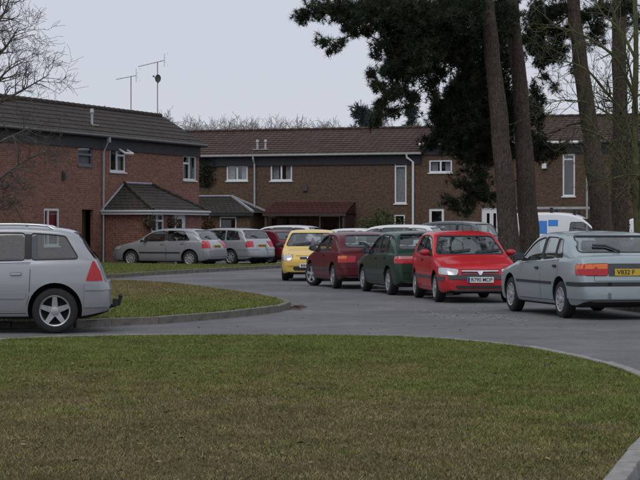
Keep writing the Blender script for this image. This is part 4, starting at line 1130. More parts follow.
def door(root, a, b, c, d, y, mat='upvc', glass=((.2, .42, .15, .85), (.58, .8, .15, .85)), frame='upvc', inset=.05):
    m = MB(); fw = .06
    m.box(a + fw, b - fw, y + inset, y + inset + .05, c, d - fw); o = m.build('door', MATS[mat], root)
    m = MB(); m.box(a, a + fw, y + inset - .02, y + inset + .06, c, d); m.box(b - fw, b, y + inset - .02, y + inset + .06, c, d); m.box(a + fw, b - fw, y + inset - .02, y + inset + .06, d - fw, d); m.build('door_frame', MATS[frame], o)
    for (g0, g1, h0, h1) in glass:
        m = MB(); W, H = b - a, d - c; m.box(a + W * g0, a + W * g1, y + inset - .008, y + inset + .002, c + H * h0, c + H * h1); m.build('door_pane', MATS['car_glass_dark'], o)
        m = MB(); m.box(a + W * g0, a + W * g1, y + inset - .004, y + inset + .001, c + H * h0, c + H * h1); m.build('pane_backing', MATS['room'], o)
    m = MB(); m.tube([(b - fw - .07, y + inset - .03, c + .95), (b - fw - .18, y + inset - .03, c + .95)], .014, 6); m.build('handle', MATS['metal'], o)
    return o
def pipe(root, pts, rad, mat, name='downpipe'):
    m = MB(); m.tube(pts, rad, 8); return m.build(name, MATS[mat], root, smooth=True, angle=50)
def flue(root, x, y, z, h=.42, mat='lead'):
    m = MB(); m.tube([(x, y, z - .15), (x, y, z + h * .72), (x, y, z + h * .72), (x, y, z + h * .76), (x, y, z + h)], [.05, .05, .085, .085, .06], 10); o = m.build('flue', MATS[mat], root)
    m = MB(); m.box(x - .18, x + .18, y - .2, y + .12, z - .10, z - .04); f = m.build('flashing', MATS['lead'], o)
def shell(root, fr, x0, x1, depth, eave_y, eave_h, ridge_y, ridge_h, rear_h, holes, brick, tile, zbase=0.0):
    """front wall with openings, gable and rear walls, tiled roof, fascia, gutter"""
    m = MB(); top = eave_h - .02
    wall_open(m, x0, x1, zbase - .3, top, holes); f = m.build('wall', MATS[brick], root)
    g = lambda y: (eave_h + (ridge_h - eave_h) * (y - eave_y) / (ridge_y - eave_y) if y <= ridge_y else ridge_h + (rear_h - ridge_h) * (y - ridge_y) / (depth + .3 - ridge_y)) - .05
    for x in (x0, x1):
        m = MB(); P = [(x, 0.002, zbase - .3), (x, depth, zbase - .3), (x, depth, g(depth)), (x, ridge_y, g(ridge_y)), (x, 0.002, min(top, g(.002)))]
        m.face(P if x == x1 else P[::-1]); m.build('gable_wall', MATS[brick], root)
    m = MB(); m.face([(x1, depth, zbase - .3), (x0, depth, zbase - .3), (x0, depth, g(depth)), (x1, depth, g(depth))]); m.build('rear_wall', MATS[brick], root)
    m = MB(); ov = .18; sl = math.hypot(ridge_y - eave_y, ridge_h - eave_h)
    courses(m, (x0 - ov, eave_y, eave_h), (x1 + ov, eave_y, eave_h), (x1 + ov, ridge_y, ridge_h), (x0 - ov, ridge_y, ridge_h), max(3, round(sl / .33)))
    sl2 = math.hypot(depth + .3 - ridge_y, ridge_h - rear_h)
    courses(m, (x1 + ov, depth + .3, rear_h), (x0 - ov, depth + .3, rear_h), (x0 - ov, ridge_y, ridge_h), (x1 + ov, ridge_y, ridge_h), round(sl2 / .33))
    for x in (x0 - ov, x1 + ov):                                           # verge edge
        m.face([(x, eave_y, eave_h - .09), (x, ridge_y, ridge_h - .09), (x, ridge_y, ridge_h), (x, eave_y, eave_h + .02)]); m.face([(x, depth + .3, rear_h - .09), (x, ridge_y, ridge_h - .09), (x, ridge_y, ridge_h), (x, depth + .3, rear_h)])
    m.face([(x0 - ov, eave_y, eave_h - .06), (x1 + ov, eave_y, eave_h - .06), (x1 + ov, ridge_y, ridge_h - .09), (x0 - ov, ridge_y, ridge_h - .09)])
    ro = m.build('roof', MATS[tile], root)
    m = MB(); k = int((x1 - x0 + 2 * ov) / .45)
    for i in range(k):
        xa = x0 - ov + i * .45; m.tube([(xa, ridge_y, ridge_h + .005), (xa + .45, ridge_y, ridge_h + .005 + .012)], [.10, .112], 8)
    m.build('ridge_tiles', MATS[tile], ro)
    m = MB(); m.box(x0, x1, -.075, -.003, eave_h - .52, eave_h - .065); m.build('fascia', MATS['fascia_dark'], root)
    m = MB(); m.box(x0 - ov * .6, x1 + ov * .6, eave_y + .03, -.08, eave_h - .10, eave_h - .07); m.build('soffit', MATS['fascia_dark'], root)
    return f, g

DL = Vector((math.sin(R(20.4)), math.cos(R(20.4)))); E_L = Vector(((199 - CX) * 86.5 / FPX, 86.5))
FL = Frame(E_L - DL * 27, DL); LEN_L = 27.0
hl = thing('brick_house', 'red brick terraced house with dark tiled roof and two television aerials', 'house', (FL.o.x, FL.o.y, 0), FL.rz)
w1 = FL.rect(78, 145.5, 92.5, 165.5); w2 = FL.rect(110, 148, 125.5, 172); w3 = FL.rect(183.2, 155.6, 196.3, 180.4)
wr = FL.rect(44, 208.5, 59, 246); dr_ = FL.rect(82, 209.5, 93.5, 258)
dr_ = (dr_[0], dr_[1], -.05, dr_[3])
holes = [w1, w2, w3, wr, dr_]
EAVE_L = FL.px(201, 145.3)[1]
RY = 1.75; RH = FL.px(158, 116, RY)[1]
wallL, gL = shell(hl, FL, 0, LEN_L, 7.2, -.25, EAVE_L, RY, RH, 4.6, holes, 'brick_red', 'tile_dark')
window(hl, *w1, frame='grey_frame', cols=(), behind='blind', transom=[(0, 1, .55)])
window(hl, *w2, cols=(.48,), transom=[(.48, 1, .70)], open_vent=(.5, 1.0, .72))
window(hl, *w3, cols=(.5,), transom=[(0, .5, .68)])
window(hl, *wr, cols=(.30,), behind='red_cloth', inset=.01)
door(hl, dr_[0] + .02, dr_[1] - .02, 0, dr_[3] - .01, .3, 'wood_dark', glass=(), frame='wood_dark')
pipe(hl, [(-.5, -.30, EAVE_L - .03), (LEN_L + .2, -.30, EAVE_L - .03)], .055, 'gutter_dark', 'gutter')
sx = FL.px(101.5, 200)[0]
pipe(hl, [(sx, -.30, EAVE_L - .05), (sx, -.28, EAVE_L - .25), (sx, -.10, EAVE_L - .62), (sx, -.08, .0)], .036, 'pipe_grey')
m = MB(); m.box(sx - .055, sx + .055, -.38, -.26, EAVE_L - .26, EAVE_L - .06); m.build('hopper', MATS['lead'], hl)
a = FL.px(63, 175.5); m = MB(); m.box(a[0] - .10, a[0] + .10, -.08, -.002, a[1] - .17, a[1] + .17); m.box(a[0] - .08, a[0] + .08, -.12, -.08, a[1] - .12, a[1] + .08); m.build('wall_vent', MATS['gutter_dark'], hl)
def on_slope(fr, x, y, frac=.5):
    yy = -.25 + (RY + .25) * frac; return fr.px(x, y, yy), yy
(a, yy) = on_slope(FL, 92, 131, .38); flue(hl, a[0], yy, EAVE_L + (RH - EAVE_L) * .38 + .02, .58, 'pipe_grey')
# aerials
def aerial(root, fr, px, top_py, base_y, z0, boom, nelem, up, dish=False):
    s_, h = fr.px(px, top_py, base_y); m = MB(); m.tube([(s_, base_y, z0 - .2), (s_, base_y, h)], .022, 6); o = m.build('aerial_mast', MATS['metal'], root)
    m = MB(); wx = Vector((FL.d.x, FL.n.x, 0)).normalized(); b0 = Vector((s_, base_y, h - up)) - wx * boom * .62; b1 = Vector((s_, base_y, h + up * .35)) + wx * boom * .22; m.tube([b0, b1], .016, 6)
    dd = (b1 - b0).normalized(); side = dd.cross(Vector((0, 0, 1))).normalized(); upv = Vector((0, 0, 1))
    for i in range(nelem):
        p = b0 + (b1 - b0) * (i / (nelem - 1)); l = .08 + .08 * i / nelem; m.tube([p - side * l, p + side * l], .007, 4)
        if i % 2: m.tube([p - upv * l * .3, p + upv * l * .3], .007, 4)
    for q in (-.25, -.1, .1, .25): m.tube([b1 + upv * q - side * .2 + dd * abs(q) * .6, b1 + upv * q + side * .2 + dd * abs(q) * .6], .008, 4)
    m.tube([b1 - upv * .28, b1 + upv * .28], .010, 4); m.build('aerial_array', MATS['metal'], o)
    if dish:
        m = MB(); n = 14; c = Vector((s_ - .10, base_y - .05, h - .72))
        for i in range(n):
            t0, t1 = 2 * math.pi * i / n, 2 * math.pi * (i + 1) / n
            for r0, r1 in ((0, .10), (.10, .18)):
                f = lambda r, t: c + Vector((-r * r * .9 + .07, r * math.cos(t) * .8, r * math.sin(t)))
                m.face([f(r0, t0), f(r1, t0), f(r1, t1), f(r0, t1)] if r0 else [f(0, 0), f(r1, t0), f(r1, t1)])
        m.tube([c + Vector((.1, 0, -.2)), c + Vector((-.55, -.1, .02)), c + Vector((-.62, -.1, .05))], [.012, .012, .05], 6); m.build('satellite_dish', MATS['gutter_dark'], o)
aerial(hl, FL, 157.5, 62, RY, RH, 1.35, 9, .20, True)
aerial(hl, FL, 131, 76.5, RY, RH, 1.0, 5, .12)
# porch
sj = FL.px(103.5, 230)[0]
p_ = 1.0
while True:
    w = FL.o + FL.d * sj - FL.n * p_
    if CX + FPX * w.x / w.y >= 150.5 or p_ > 4: break
    p_ += .02
PORCH_P = p_
se = FL.px(201.5, 230, -p_)[0]; gh = FL.px(150, 210.8, -p_)[1]
m = MB()
pw = FL.rect(151.8, 213.5, 164, 232.5, -p_); pd = FL.rect(174.3, 212.8, 186, 250, -p_); pd = (pd[0], pd[1], .0, pd[3]); 
wall_open(m, sj, se, -.3, gh, [pw, pd], -p_); m.face([(sj, 0, -.3), (sj, -p_, -.3), (sj, -p_, gh), (sj, 0, gh)]); m.face([(se, -p_, -.3), (se, 0, -.3), (se, 0, gh), (se, -p_, gh)])
m.build('porch_wall', MATS['brick_red'], hl)
window(hl, *pw, y=-p_, cols=(.48,), transom=[(0, 1, .62)]); door(hl, *pd, -p_, glass=((.25, .75, .52, .88),))
sa, ha = FL.px(123.8, 184); sb, _ = FL.px(151, 186.5); o_ = .22
m = MB(); c0, c1, c2, c3 = (sj - o_, 0, gh), (sj - o_, -p_ - o_, gh), (se + o_, -p_ - o_, gh), (se + o_, 0, gh); A, B = (sa, 0, ha), (sb, 0, ha)
courses(m, c0, c1, A, A, 9); courses(m, c1, c2, B, A, 9); courses(m, c2, c3, B, B, 9)
pr = m.build('porch_roof', MATS['tile_porch'], hl)
m = MB(); m.tube([Vector(c0) + Vector((0, -.02, .03)), Vector(A) + Vector((0, -.02, .04))], .05, 5); m.tube([Vector(A) + Vector((0, -.03, .05)), Vector(B) + Vector((0, -.03, .05))], .05, 5); m.build('flashing', MATS['lead'], pr)
for q0, q1 in ((c1, A), (c2, B)): m = MB(); m.tube([Vector(q0) + Vector((0, 0, .04)), Vector(q1) + Vector((0, -.02, .05))], .07, 6); m.build('hip_tiles', MATS['tile_porch'], pr)
m = MB(); m.box(sj - o_, se + o_, -p_ - o_ - .02, -p_ - o_ + .02, gh - .14, gh - .01); m.box(sj - o_ - .02, sj - o_ + .02, -p_ - o_ + .03, -.01, gh - .14, gh - .01); m.build('porch_fascia', MATS['upvc'], hl)
pipe(hl, [(sj - o_ - .05, -.01, gh - .02), (sj - o_ - .05, -p_ - o_ - .07, gh - .02), (se + o_, -p_ - o_ - .07, gh - .02)], .05, 'pipe_grey', 'porch_gutter')

# ---- the brown terrace across the car park, in two stepped houses
DB = Vector((math.cos(R(20.4)), -math.sin(R(20.4)))); FB = Frame(Vector((0, 97.3)) - DB * 14, DB)
def brown_house(label, x0, x1, zb, eave, ridge, depth=7.0):
    return thing('terraced_house', label, 'house', (FB.o.x, FB.o.y, 0), FB.rz)
xs = FB.px(421, 180)[0]
eB1 = FB.px(300, 154.7)[1]; rB1 = FB.px(300, 130.3, 3.5)[1]
h1 = brown_house('brown brick house with red-brown tiled roof and long dark red porch canopy', 0, xs, 0, eB1, rB1)
wa = FB.rect(226.4, 164.6, 247.7, 180.8); wb_ = FB.rect(270.4, 164, 292, 180.8); wc = FB.rect(394.5, 161, 406.5, 203.6); wl_ = FB.rect(394, 214.5, 405, 232)
dA = FB.rect(319, 215.5, 340, 254); dA = (dA[0], dA[1], 0, dA[3]); wD = FB.rect(270, 217, 309, 236)
shell(h1, FB, 2, xs, 7.0, -.25, eB1, 3.5, rB1, eB1, [wa, wb_, wc, wl_, dA, wD], 'brick_brown', 'tile_red')
window(h1, *wa, cols=(.5,)); window(h1, *wb_, cols=(.5,)); window(h1, *wc, cols=(), behind='net', transom=[(0, 1, .88)], sill=True); window(h1, *wl_, cols=(), behind=None)
window(h1, *wD, cols=(.35, .7), frame='wood_dark', behind=None, sill=False); door(h1, *dA, 0, 'wood_dark', glass=((.2, .8, .45, .9),))
pipe(h1, [(2, -.30, eB1 - .03), (xs + .1, -.30, eB1 - .03)], .055, 'gutter', 'gutter')
for px, mat in ((255.3, 'pipe_grey'), (413.5, 'upvc')):
    s_ = FB.px(px, 190)[0]; pipe(h1, [(s_ - (.25 if px > 400 else 0), -.30, eB1 - .05), (s_ - (.25 if px > 400 else 0), -.28, eB1 - .2), (s_, -.10, eB1 - .42), (s_, -.08, 0)], .06 if px > 400 else .05, mat)
m = MB(); s_, h_ = FB.px(305.5, 188.5); m.box(s_ - .13, s_ + .13, -.10, -.002, h_ - .12, h_ + .12); m.build('wall_vent', MATS['gutter_dark'], h1)
for px in (257.5, 265.5):
    (s_, h_) = FB.px(px, 147.5, .55); flue(h1, s_, .55, eB1 + (rB1 - eB1) * (.8 / 3.75) + .08, .42, 'pipe_grey')
# grey hipped porch on the left
p_ = 1.9; g2 = FB.px(230, 213, -p_)[1]; q0 = FB.px(186, 213, -p_)[0]; q1 = FB.px(253.5, 213, -p_)[0]
t0, ht = FB.px(196, 197.2); t1, _ = FB.px(232, 197)
pdw = FB.rect(219.5, 216.8, 236.3, 252, -p_ + .2); pdw = (pdw[0], pdw[1], 0, pdw[3])
m = MB(); wall_open(m, q0 + .25, q1 - .25, -.3, g2, [pdw], -p_ + .2); m.face([(q1 - .25, -p_ + .2, -.3), (q1 - .25, 0, -.3), (q1 - .25, 0, g2), (q1 - .25, -p_ + .2, g2)]); m.face([(q0 + .25, 0, -.3), (q0 + .25, -p_ + .2, -.3), (q0 + .25, -p_ + .2, g2), (q0 + .25, 0, g2)]); m.build('porch_wall', MATS['brick_brown'], h1)
door(h1, *pdw, -p_ + .2, 'wood_dark', glass=((.12, .88, .08, .92),))
m = MB(); courses(m, (q0, -p_, g2), (q1, -p_, g2), (t1, 0, ht), (t0, 0, ht), 8); courses(m, (q1, -p_, g2), (q1, 0, g2), (t1, 0, ht), (t1, 0, ht), 8); courses(m, (q0, 0, g2), (q0, -p_, g2), (t0, 0, ht), (t0, 0, ht), 8)
pr = m.build('porch_roof', MATS['tile_porch'], h1)
m = MB(); m.tube([(q1, -p_, g2 + .05), (t1, -.02, ht + .05)], .07, 5); m.tube([(t0, -.03, ht + .05), (t1, -.03, ht + .05)], .05, 5); m.tube([(q1, -.03, g2 + .05), (t1, -.03, ht + .05)], .06, 5); m.build('flashing', MATS['lead'], pr)
m = MB(); m.box(q0, q1, -p_ - .02, -p_ + .02, g2 - .14, g2 - .01); m.build('porch_fascia', MATS['fascia_dark'], h1)
# long dark red canopy
p_ = 1.5; g3 = FB.px(304, 212.8, -p_)[1]; k0 = FB.px(262.5, 212, -p_)[0]; k1 = FB.px(346, 212, -p_)[0]; ht = FB.px(304, 202)[1]
m = MB(); courses(m, (k0, -p_, g3), (k1, -p_, g3), (k1 - .05, 0, ht), (k0 + .05, 0, ht), 6); m.face([(k0, -p_, g3 - .03), (k0 + .05, 0, ht - .03), (k0 + .05, 0, g3 - .03)]); m.face([(k1, -p_, g3 - .03), (k1 - .05, 0, g3 - .03), (k1 - .05, 0, ht - .03)])
m.face([(k0, -p_, g3 - .04), (k1, -p_, g3 - .04), (k1, 0, g3 - .04), (k0, 0, g3 - .04)]); m.build('canopy', MATS['tile_canopy'], h1)
m = MB(); m.box(k0, k1, -p_ - .03, -p_ + .02, g3 - .16, g3 - .01); m.build('canopy_fascia', MATS['wood_dark'], h1)
for x in (k0 + .15, k1 - .15): m = MB(); m.box(x - .06, x + .06, -p_ + .05, -p_ + .17, -.1, g3 - .1); m.build('canopy_post', MATS['wood_dark'], h1)
m = MB(); m.box(k1 - .18, k1 - .10, -p_ + .18, -.01, -.1, g3 - .06); m.build('canopy_side', MATS['wood_dark'], h1)
# raised right-hand house
eB2 = FB.px(562, 142)[1]; rB2 = FB.px(562, 116.8, 3.5)[1]
h2 = brown_house('brown brick house standing higher behind the pines with tall stair window', xs, 44, .35, eB2, rB2)
v1 = FB.rect(429, 160, 452, 172.6); v2 = FB.rect(429, 208.6, 444, 224.5); v3 = FB.rect(562.5, 152, 575, 196.3); vd = FB.rect(481.5, 207.8, 501, 247); v2 = (v2[0], v2[1], v2[2] - .1, v2[3]); v3 = (v3[0], v3[1], v3[2], min(v3[3], eB2 - .55))
shell(h2, FB, xs + .01, 44, 7.0, -.25, eB2, 3.5, rB2, eB2, [v1, v2, v3, vd], 'brick_brown', 'tile_red', .3)
window(h2, *v1, cols=(.5,)); window(h2, *v2, cols=(), behind=None, fw=.12); window(h2, *v3, cols=(), transom=[(0, 1, .87)], behind=None)
door(h2, *vd, 0, 'upvc', glass=((.26, .40, .10, .86), (.60, .74, .10, .86)))
pipe(h2, [(xs, -.30, eB2 - .03), (FB.px(580, 142)[0], -.30, eB2 - .03)], .07, 'upvc', 'gutter'); pipe(h2, [(FB.px(580.5, 142)[0], -.30, eB2 - .03), (44, -.30, eB2 - .03)], .06, 'gutter_dark', 'gutter')
s_ = FB.px(587.5, 190)[0]; pipe(h2, [(s_, -.30, eB2 - .05), (s_, -.12, eB2 - .45), (s_, -.08, .3)], .05, 'pipe_grey')
m = MB(); s_, h_ = FB.px(545, 166); m.box(s_ - .1, s_ + .1, -.22, -.002, h_ - .12, h_ + .12); m.build('security_light', MATS['upvc'], h2)
#@@TREES

# ------------------------------------------------------------------ trees
def grow(mb, p, d, length, r, depth, rg, kids=4, spread=.75, upturn=.15, ratio=.62, sides=5, bend=.22, tips=None, rmin=.004):
    """one branch and, from it, its finer branches"""
    n = 4 if depth > 0 else 3; pts = [Vector(p)]; rad = [r]; d = Vector(d).normalized()
    for i in range(n):
        d = (d + Vector(rg.normal(0, bend, 3)) + Vector((0, 0, upturn * .3))).normalized()
        pts.append(pts[-1] + d * (length / n)); rad.append(max(rmin, r * (1 - .75 * (i + 1) / n)))
    mb.tube(pts, rad, sides if depth > 1 else (4 if depth == 1 else 3), cap=False)
    if tips is not None and depth <= 1: tips.append((pts[-1], d.copy()))
    if depth == 0: return
    for k in range(kids):
        t = .3 + .7 * (k + rg.random() * .8) / kids; i = min(n - 1, int(t * n)); f = t * n - i; f = min(1, f)
        q = pts[i] + (pts[i + 1] - pts[i]) * f; ax = (pts[i + 1] - pts[i]).normalized()
        side = Vector(rg.normal(0, 1, 3)); side = (side - ax * side.dot(ax)).normalized()
        nd = (ax * (1 - spread * .55) + side * spread + Vector((0, 0, upturn))).normalized()
        grow(mb, q, nd, length * ratio * rg.uniform(.75, 1.2), max(rmin, rad[i] * .6), depth - 1, rg, kids, spread, upturn, ratio, sides, bend, tips, rmin)
def add_const_tint(me, col, var, rg):
    at = me.attributes.new('tint', 'FLOAT_COLOR', 'POINT'); n = len(me.vertices)
    c = np.asarray(col) * rg.uniform(1 - var, 1 + var, (n, 1)); at.data.foreach_set('color', np.c_[c, np.ones(n)].astype(np.float32).ravel())

def needles(pts, dirs, per, length, width, cols, rg, cone=1.0):
    n = len(pts); P = np.repeat(np.asarray(pts), per, 0); D = np.repeat(np.asarray(dirs), per, 0)
    d = D * .55 + rg.normal(0, cone * .6, (n * per, 3)); d /= np.linalg.norm(d, axis=1, keepdims=True) + 1e-9
    s_ = np.cross(d, rg.normal(0, 1, (n * per, 3))); s_ /= np.linalg.norm(s_, axis=1, keepdims=True) + 1e-9
    L = length * rg.uniform(.6, 1.25, (n * per, 1)); B = P - D * length * rg.uniform(0, .8, (n * per, 1))
    V = np.stack([B - s_ * width / 2, B + s_ * width / 2, B + d * L], 1).reshape(-1, 3); b = np.arange(n * per) * 3
    C = np.repeat(np.asarray(cols)[rg.integers(0, len(cols), n)] * rg.uniform(.65, 1.35, (n, 1)), per, 0) * rg.uniform(.75, 1.25, (n * per, 1))
    return tint_mesh('crown', V, np.c_[b, b + 1, b + 2], np.repeat(C, 3, 0))
PINE_COLS = [(.026, .042, .022), (.034, .052, .026), (.020, .034, .020), (.042, .055, .030), (.050, .048, .030)]
def pine(label, path, Y, radii, blobs, seed, group='mature pines on the verge'):
    """path: trunk in photo pixels (base first); blobs: foliage clumps (px, py, rx, ry, density, depth shift, attach py)"""
    rg = np.random.default_rng(seed); base = AT(path[0][0], path[0][1], Y); base.z = VERGE_H - .05
    root = thing('pine_tree', label, 'tree', base, 0, group)
    pts = [base] + [AT(x, y, Y) for x, y in path[1:]]; m = MB(); fine = []; fr = []
    for i in range(len(pts) - 1):
        for k in range(6):
            t = k / 6; j = Vector(rg.normal(0, .018, 3)); fine.append(pts[i] + (pts[i + 1] - pts[i]) * t + (j if i or k else Vector((0, 0, 0)))); fr.append((radii[i] + (radii[i + 1] - radii[i]) * t) * rg.uniform(.97, 1.03))
    fine.append(pts[-1]); fr.append(radii[-1]); fr[0] *= 1.35; fr[1] *= 1.08
    m.tube([p - base for p in fine], fr, 14); m.build('trunk', MATS['bark'], root, smooth=True)
    br = MB(); tp = []; td = []
    def trunk_at(z):
        for a, b in zip(pts, pts[1:]):
            if b.z >= z: return a + (b - a) * max(0, min(1, (z - a.z) / (b.z - a.z)))
        return pts[-1].copy()
    done = []
    for (bx, by, rx, ry, dens, dy, ay) in sorted(blobs, key=lambda q: abs(q[0] - 505)):
        ay = (by - 26 if by > 30 else ay); (rx, ry, dens) = (rx * 1.35, ry * 1.15, dens * .55) if by > 164 else (rx, ry, dens); c = AT(bx, by, Y + dy); sc = FPX / (Y + dy); rxm, rym = rx / sc, ry / sc; rzm = (rxm + rym) * .55 + .15
        a = trunk_at(HC + (HZ - ay) * Y / FPX)
        if done:
            near = min(done, key=lambda q: (q - c).length + (.35 if (q - a).length > (c - a).length else 0))
            if (near - c).length < .75 * (c - a).length: a = near
        done.append(c.copy())
        mid = (a + c) / 2 + Vector((rg.normal(0, .15), rg.normal(0, .2), abs((c - a).length) * .06)); ln = (c - a).length
        bl = [a + (mid - a) * t * 1.0 if False else a * (1 - t) ** 2 + mid * 2 * t * (1 - t) + c * t * t for t in np.linspace(0, 1, 7)]
        bl = [bl[0]] + [p + Vector(rg.normal(0, .03 * min(1, ln), 3)) for p in bl[1:]]
        br.tube([p - base for p in bl], np.linspace(min(.045, .012 + .008 * ln), .008, 7), 6, cap=False)
        n = max(12, int(dens * rxm * rym * (1150 if by > -8 else 130))); ntw = max(8, n // 12); ends = []
        for k in range(ntw):
            u = rg.normal(0, 1, 3); u /= np.linalg.norm(u); rr = rg.random() ** .45
            e = c + Vector((u[0] * rxm * rr, u[1] * rzm * rr, u[2] * rym * rr)); s0 = bl[rg.integers(3, 7)]
            br.tube([s0 - base, (s0 + e) / 2 - base + Vector(rg.normal(0, .05, 3)) + Vector((0, 0, -.03)), e - base], [.009, .006, .004], 3, cap=False); ends.append((s0, e))
        for k in range(n):
            s0, e = ends[rg.integers(0, ntw)]; dd = (e - s0); dd = dd.normalized() if dd.length > .01 else Vector((0, 0, 1))
            q = e + Vector(rg.normal(0, .5, 3)) * min(.34, .62 * (rxm + rym) / 2) - dd * rg.random() * .2
            dr = (dd * .5 + Vector((0, 0, .45)) + Vector(rg.normal(0, .5, 3))).normalized(); tp.append(q - base); td.append(dr)
    br.build('branches', MATS['bark_dark'], root, smooth=True)
    me = needles(tp, td, 24, .14, .015, PINE_COLS, rg); link('crown', me, root, MATS['needle'])
    return root
B = lambda x, y, rx, ry, d=1.0, dy=0.0, ay=None: (x, y, rx, ry, d, dy, ay if ay is not None else y + 14)
left_blobs = [B(301, 15, 11, 8, 1.3, .3, -6), B(316, 10, 14, 9, 1.4, .2, -6), B(334, 8, 16, 11, 1.4, 0, -4), B(352, 14, 16, 13, 1.4, .4, 0), B(372, 12, 18, 16, 1.4, -.3, 4),
    B(321, 41, 8, 5, 1.0, .2, 8), B(337, 46, 9, 7, .8, .1, 8), B(330, 52, 8, 3, .6, .2, 10), B(346, 28, 8, 7, .7, 0, 6), B(392, 22, 22, 20, 1.5, .3, 16), B(418, 14, 24, 20, 1.5, -.5, 14), B(446, 20, 24, 24, 1.5, .4, 24), B(468, 12, 20, 20, 1.4, -.8, 20),
    B(380, 43, 12, 8, .8, .1, 38), B(398, 50, 17, 14, 1.3, .2, 52), B(422, 46, 22, 18, 1.5, -.4, 58), B(442, 52, 16, 13, 1.2, .4, 66), B(372, 71, 8, 5, 1.2, .2, 70), B(386, 70, 12, 9, 1.2, 0, 80), B(404, 74, 16, 13, 1.4, .4, 90), B(420, 72, 14, 10, 1.1, -.2, 90),
    B(379, 84, 10, 6, 1.2, .2, 88), B(391, 92, 13, 10, 1.3, 0, 100), B(382, 104, 11, 7, 1.3, .2, 110), B(378, 116, 10, 7, 1.2, 0, 122), B(392, 112, 9, 7, 1.0, .3, 120), B(372, 124, 8, 4, 1.0, .1, 126),
    B(468, 44, 18, 20, 1.4, .5, 50), B(490, 36, 14, 26, 1.2, .8, 50), B(505, 20, 14, 22, 1.2, 1.2, 40),
    B(402, 92, 9, 8, .8, .3), B(410, 60, 18, 14, 1.2, .6), B(430, 64, 14, 10, 1.0, .9), B(456, 48, 16, 16, 1.3, 1.0), B(466, 64, 14, 13, 1.3, .5), B(484, 66, 12, 18, 1.3, .9), B(430, 30, 20, 16, 1.3, 1.2), B(400, 36, 16, 12, 1.2, .9), B(362, 30, 9, 8, .8, .2), B(376, 56, 7, 6, .6, .2), B(450, 4, 26, 14, 1.3, 1.0), B(484, 6, 18, 16, 1.3, .5), B(398, 4, 24, 12, 1.3, .6), B(368, 2, 20, 10, 1.2, .5), B(428, 84, 12, 8, .9, .4), B(442, 76, 10, 7, .8, .6), B(414, 98, 10, 7, .8, .3), B(434, 96, 9, 6, .7, .5), B(470, 78, 12, 8, 1.0, .6), B(404, 108, 8, 5, .6, .3), B(354, 34, 6, 5, .5, .1)]
mid_blobs = [B(452, 92, 14, 10, 1.0, .5, 96), B(470, 82, 18, 16, 1.4, 0, 92), B(448, 108, 17, 11, 1.3, .2, 116), B(466, 112, 20, 18, 1.5, -.4, 118), B(486, 108, 14, 22, 1.4, .6, 118), B(436, 122, 13, 9, 1.2, .3, 128), B(452, 132, 20, 13, 1.5, 0, 140), B(474, 138, 18, 15, 1.5, .5, 146),
    B(430, 143, 11, 7, 1.2, .2, 148), B(442, 148, 10, 6, 1.1, -.3, 152), B(490, 146, 10, 16, 1.3, .7, 152), B(460, 152, 13, 9, 1.2, 0, 158), B(436, 106, 9, 8, .9, .2, 112),
    B(474, 170, 15, 8, 1.0, .3, 172), B(462, 182, 11, 7, .9, .1, 186), B(484, 184, 12, 9, 1.0, .4, 188), B(452, 198, 9, 6, .9, 0, 196), B(468, 200, 11, 8, 1.0, .2, 200), B(486, 201, 9, 8, .8, .4, 202), B(468, 213, 7, 4, .8, .1, 208), B(456, 207, 6, 3, .8, .1, 204),
    B(505, 62, 12, 30, 1.1, 1.0, 80), B(508, 110, 9, 26, 1.1, 1.2, 120), B(512, 150, 8, 14, .9, 1.2, 156), B(458, 76, 10, 6, .7, .8), B(480, 92, 16, 16, 1.4, 1.0), B(458, 100, 16, 13, 1.3, .9), B(440, 114, 12, 10, 1.2, .8), B(476, 124, 18, 16, 1.4, 1.1), B(444, 134, 14, 10, 1.3, .8), B(462, 142, 16, 12, 1.3, .9), B(484, 158, 12, 9, 1.2, .8), B(500, 90, 10, 24, 1.3, 1.5), B(502, 130, 10, 24, 1.3, 1.5), B(505, 20, 14, 26, 1.3, 1.6), B(476, 190, 10, 10, .9, .2)]
right_blobs = [B(536, 14, 14, 16, 1.1, .8, 20), B(552, 10, 16, 10, 1.0, .2, 18), B(548, 30, 12, 9, .9, .6, 36), B(540, 48, 13, 11, 1.3, .5, 52), B(557, 52, 12, 10, 1.3, .2, 54), B(540, 64, 9, 6, 1.0, .5, 66), B(536, 90, 6, 12, .8, 1.0, 94), B(548, 78, 8, 5, .5, .4, 80),
    B(538, 120, 8, 14, 1.1, 1.0, 126), B(545, 142, 10, 9, 1.1, .8, 146), B(560, 148, 12, 6, .9, .4, 150), B(541, 158, 8, 7, .9, 1.0, 160), B(585, 18, 10, 10, .9, .4, 24), B(598, 26, 13, 9, 1.0, 0, 28), B(604, 8, 16, 9, 1.1, .6, 14), B(590, 36, 8, 4, .6, .2, 40), B(630, 6, 12, 8, .9, 0, 10), B(588, 50, 8, 3, .5, .3, 52), B(528, 40, 8, 18, 1.2, 1.2), B(544, 22, 12, 10, 1.0, .9), B(566, 30, 10, 10, 1.0, .9), B(562, 8, 12, 9, 1.0, .8), B(550, 60, 10, 7, 1.0, .9), B(530, 100, 6, 24, 1.0, 1.4), B(528, 145, 7, 16, 1.1, 1.4), B(552, 152, 10, 6, 1.0, .6), B(572, 70, 8, 4, .4, .3), B(556, 88, 9, 5, .45, .6), B(544, 104, 8, 6, .5, .8), B(576, 12, 9, 8, .9, .5), B(560, 40, 9, 7, .9, 1.0), B(602, 42, 8, 4, .5, .4)]
crown_up = lambda cx, w, y0: [B(cx + random.uniform(-w, w), y0 - 22 - 26 * (k // 4) + random.uniform(-8, 8), 26, 18, .7, random.uniform(-1.6, 1.6)) for k in range(24)]
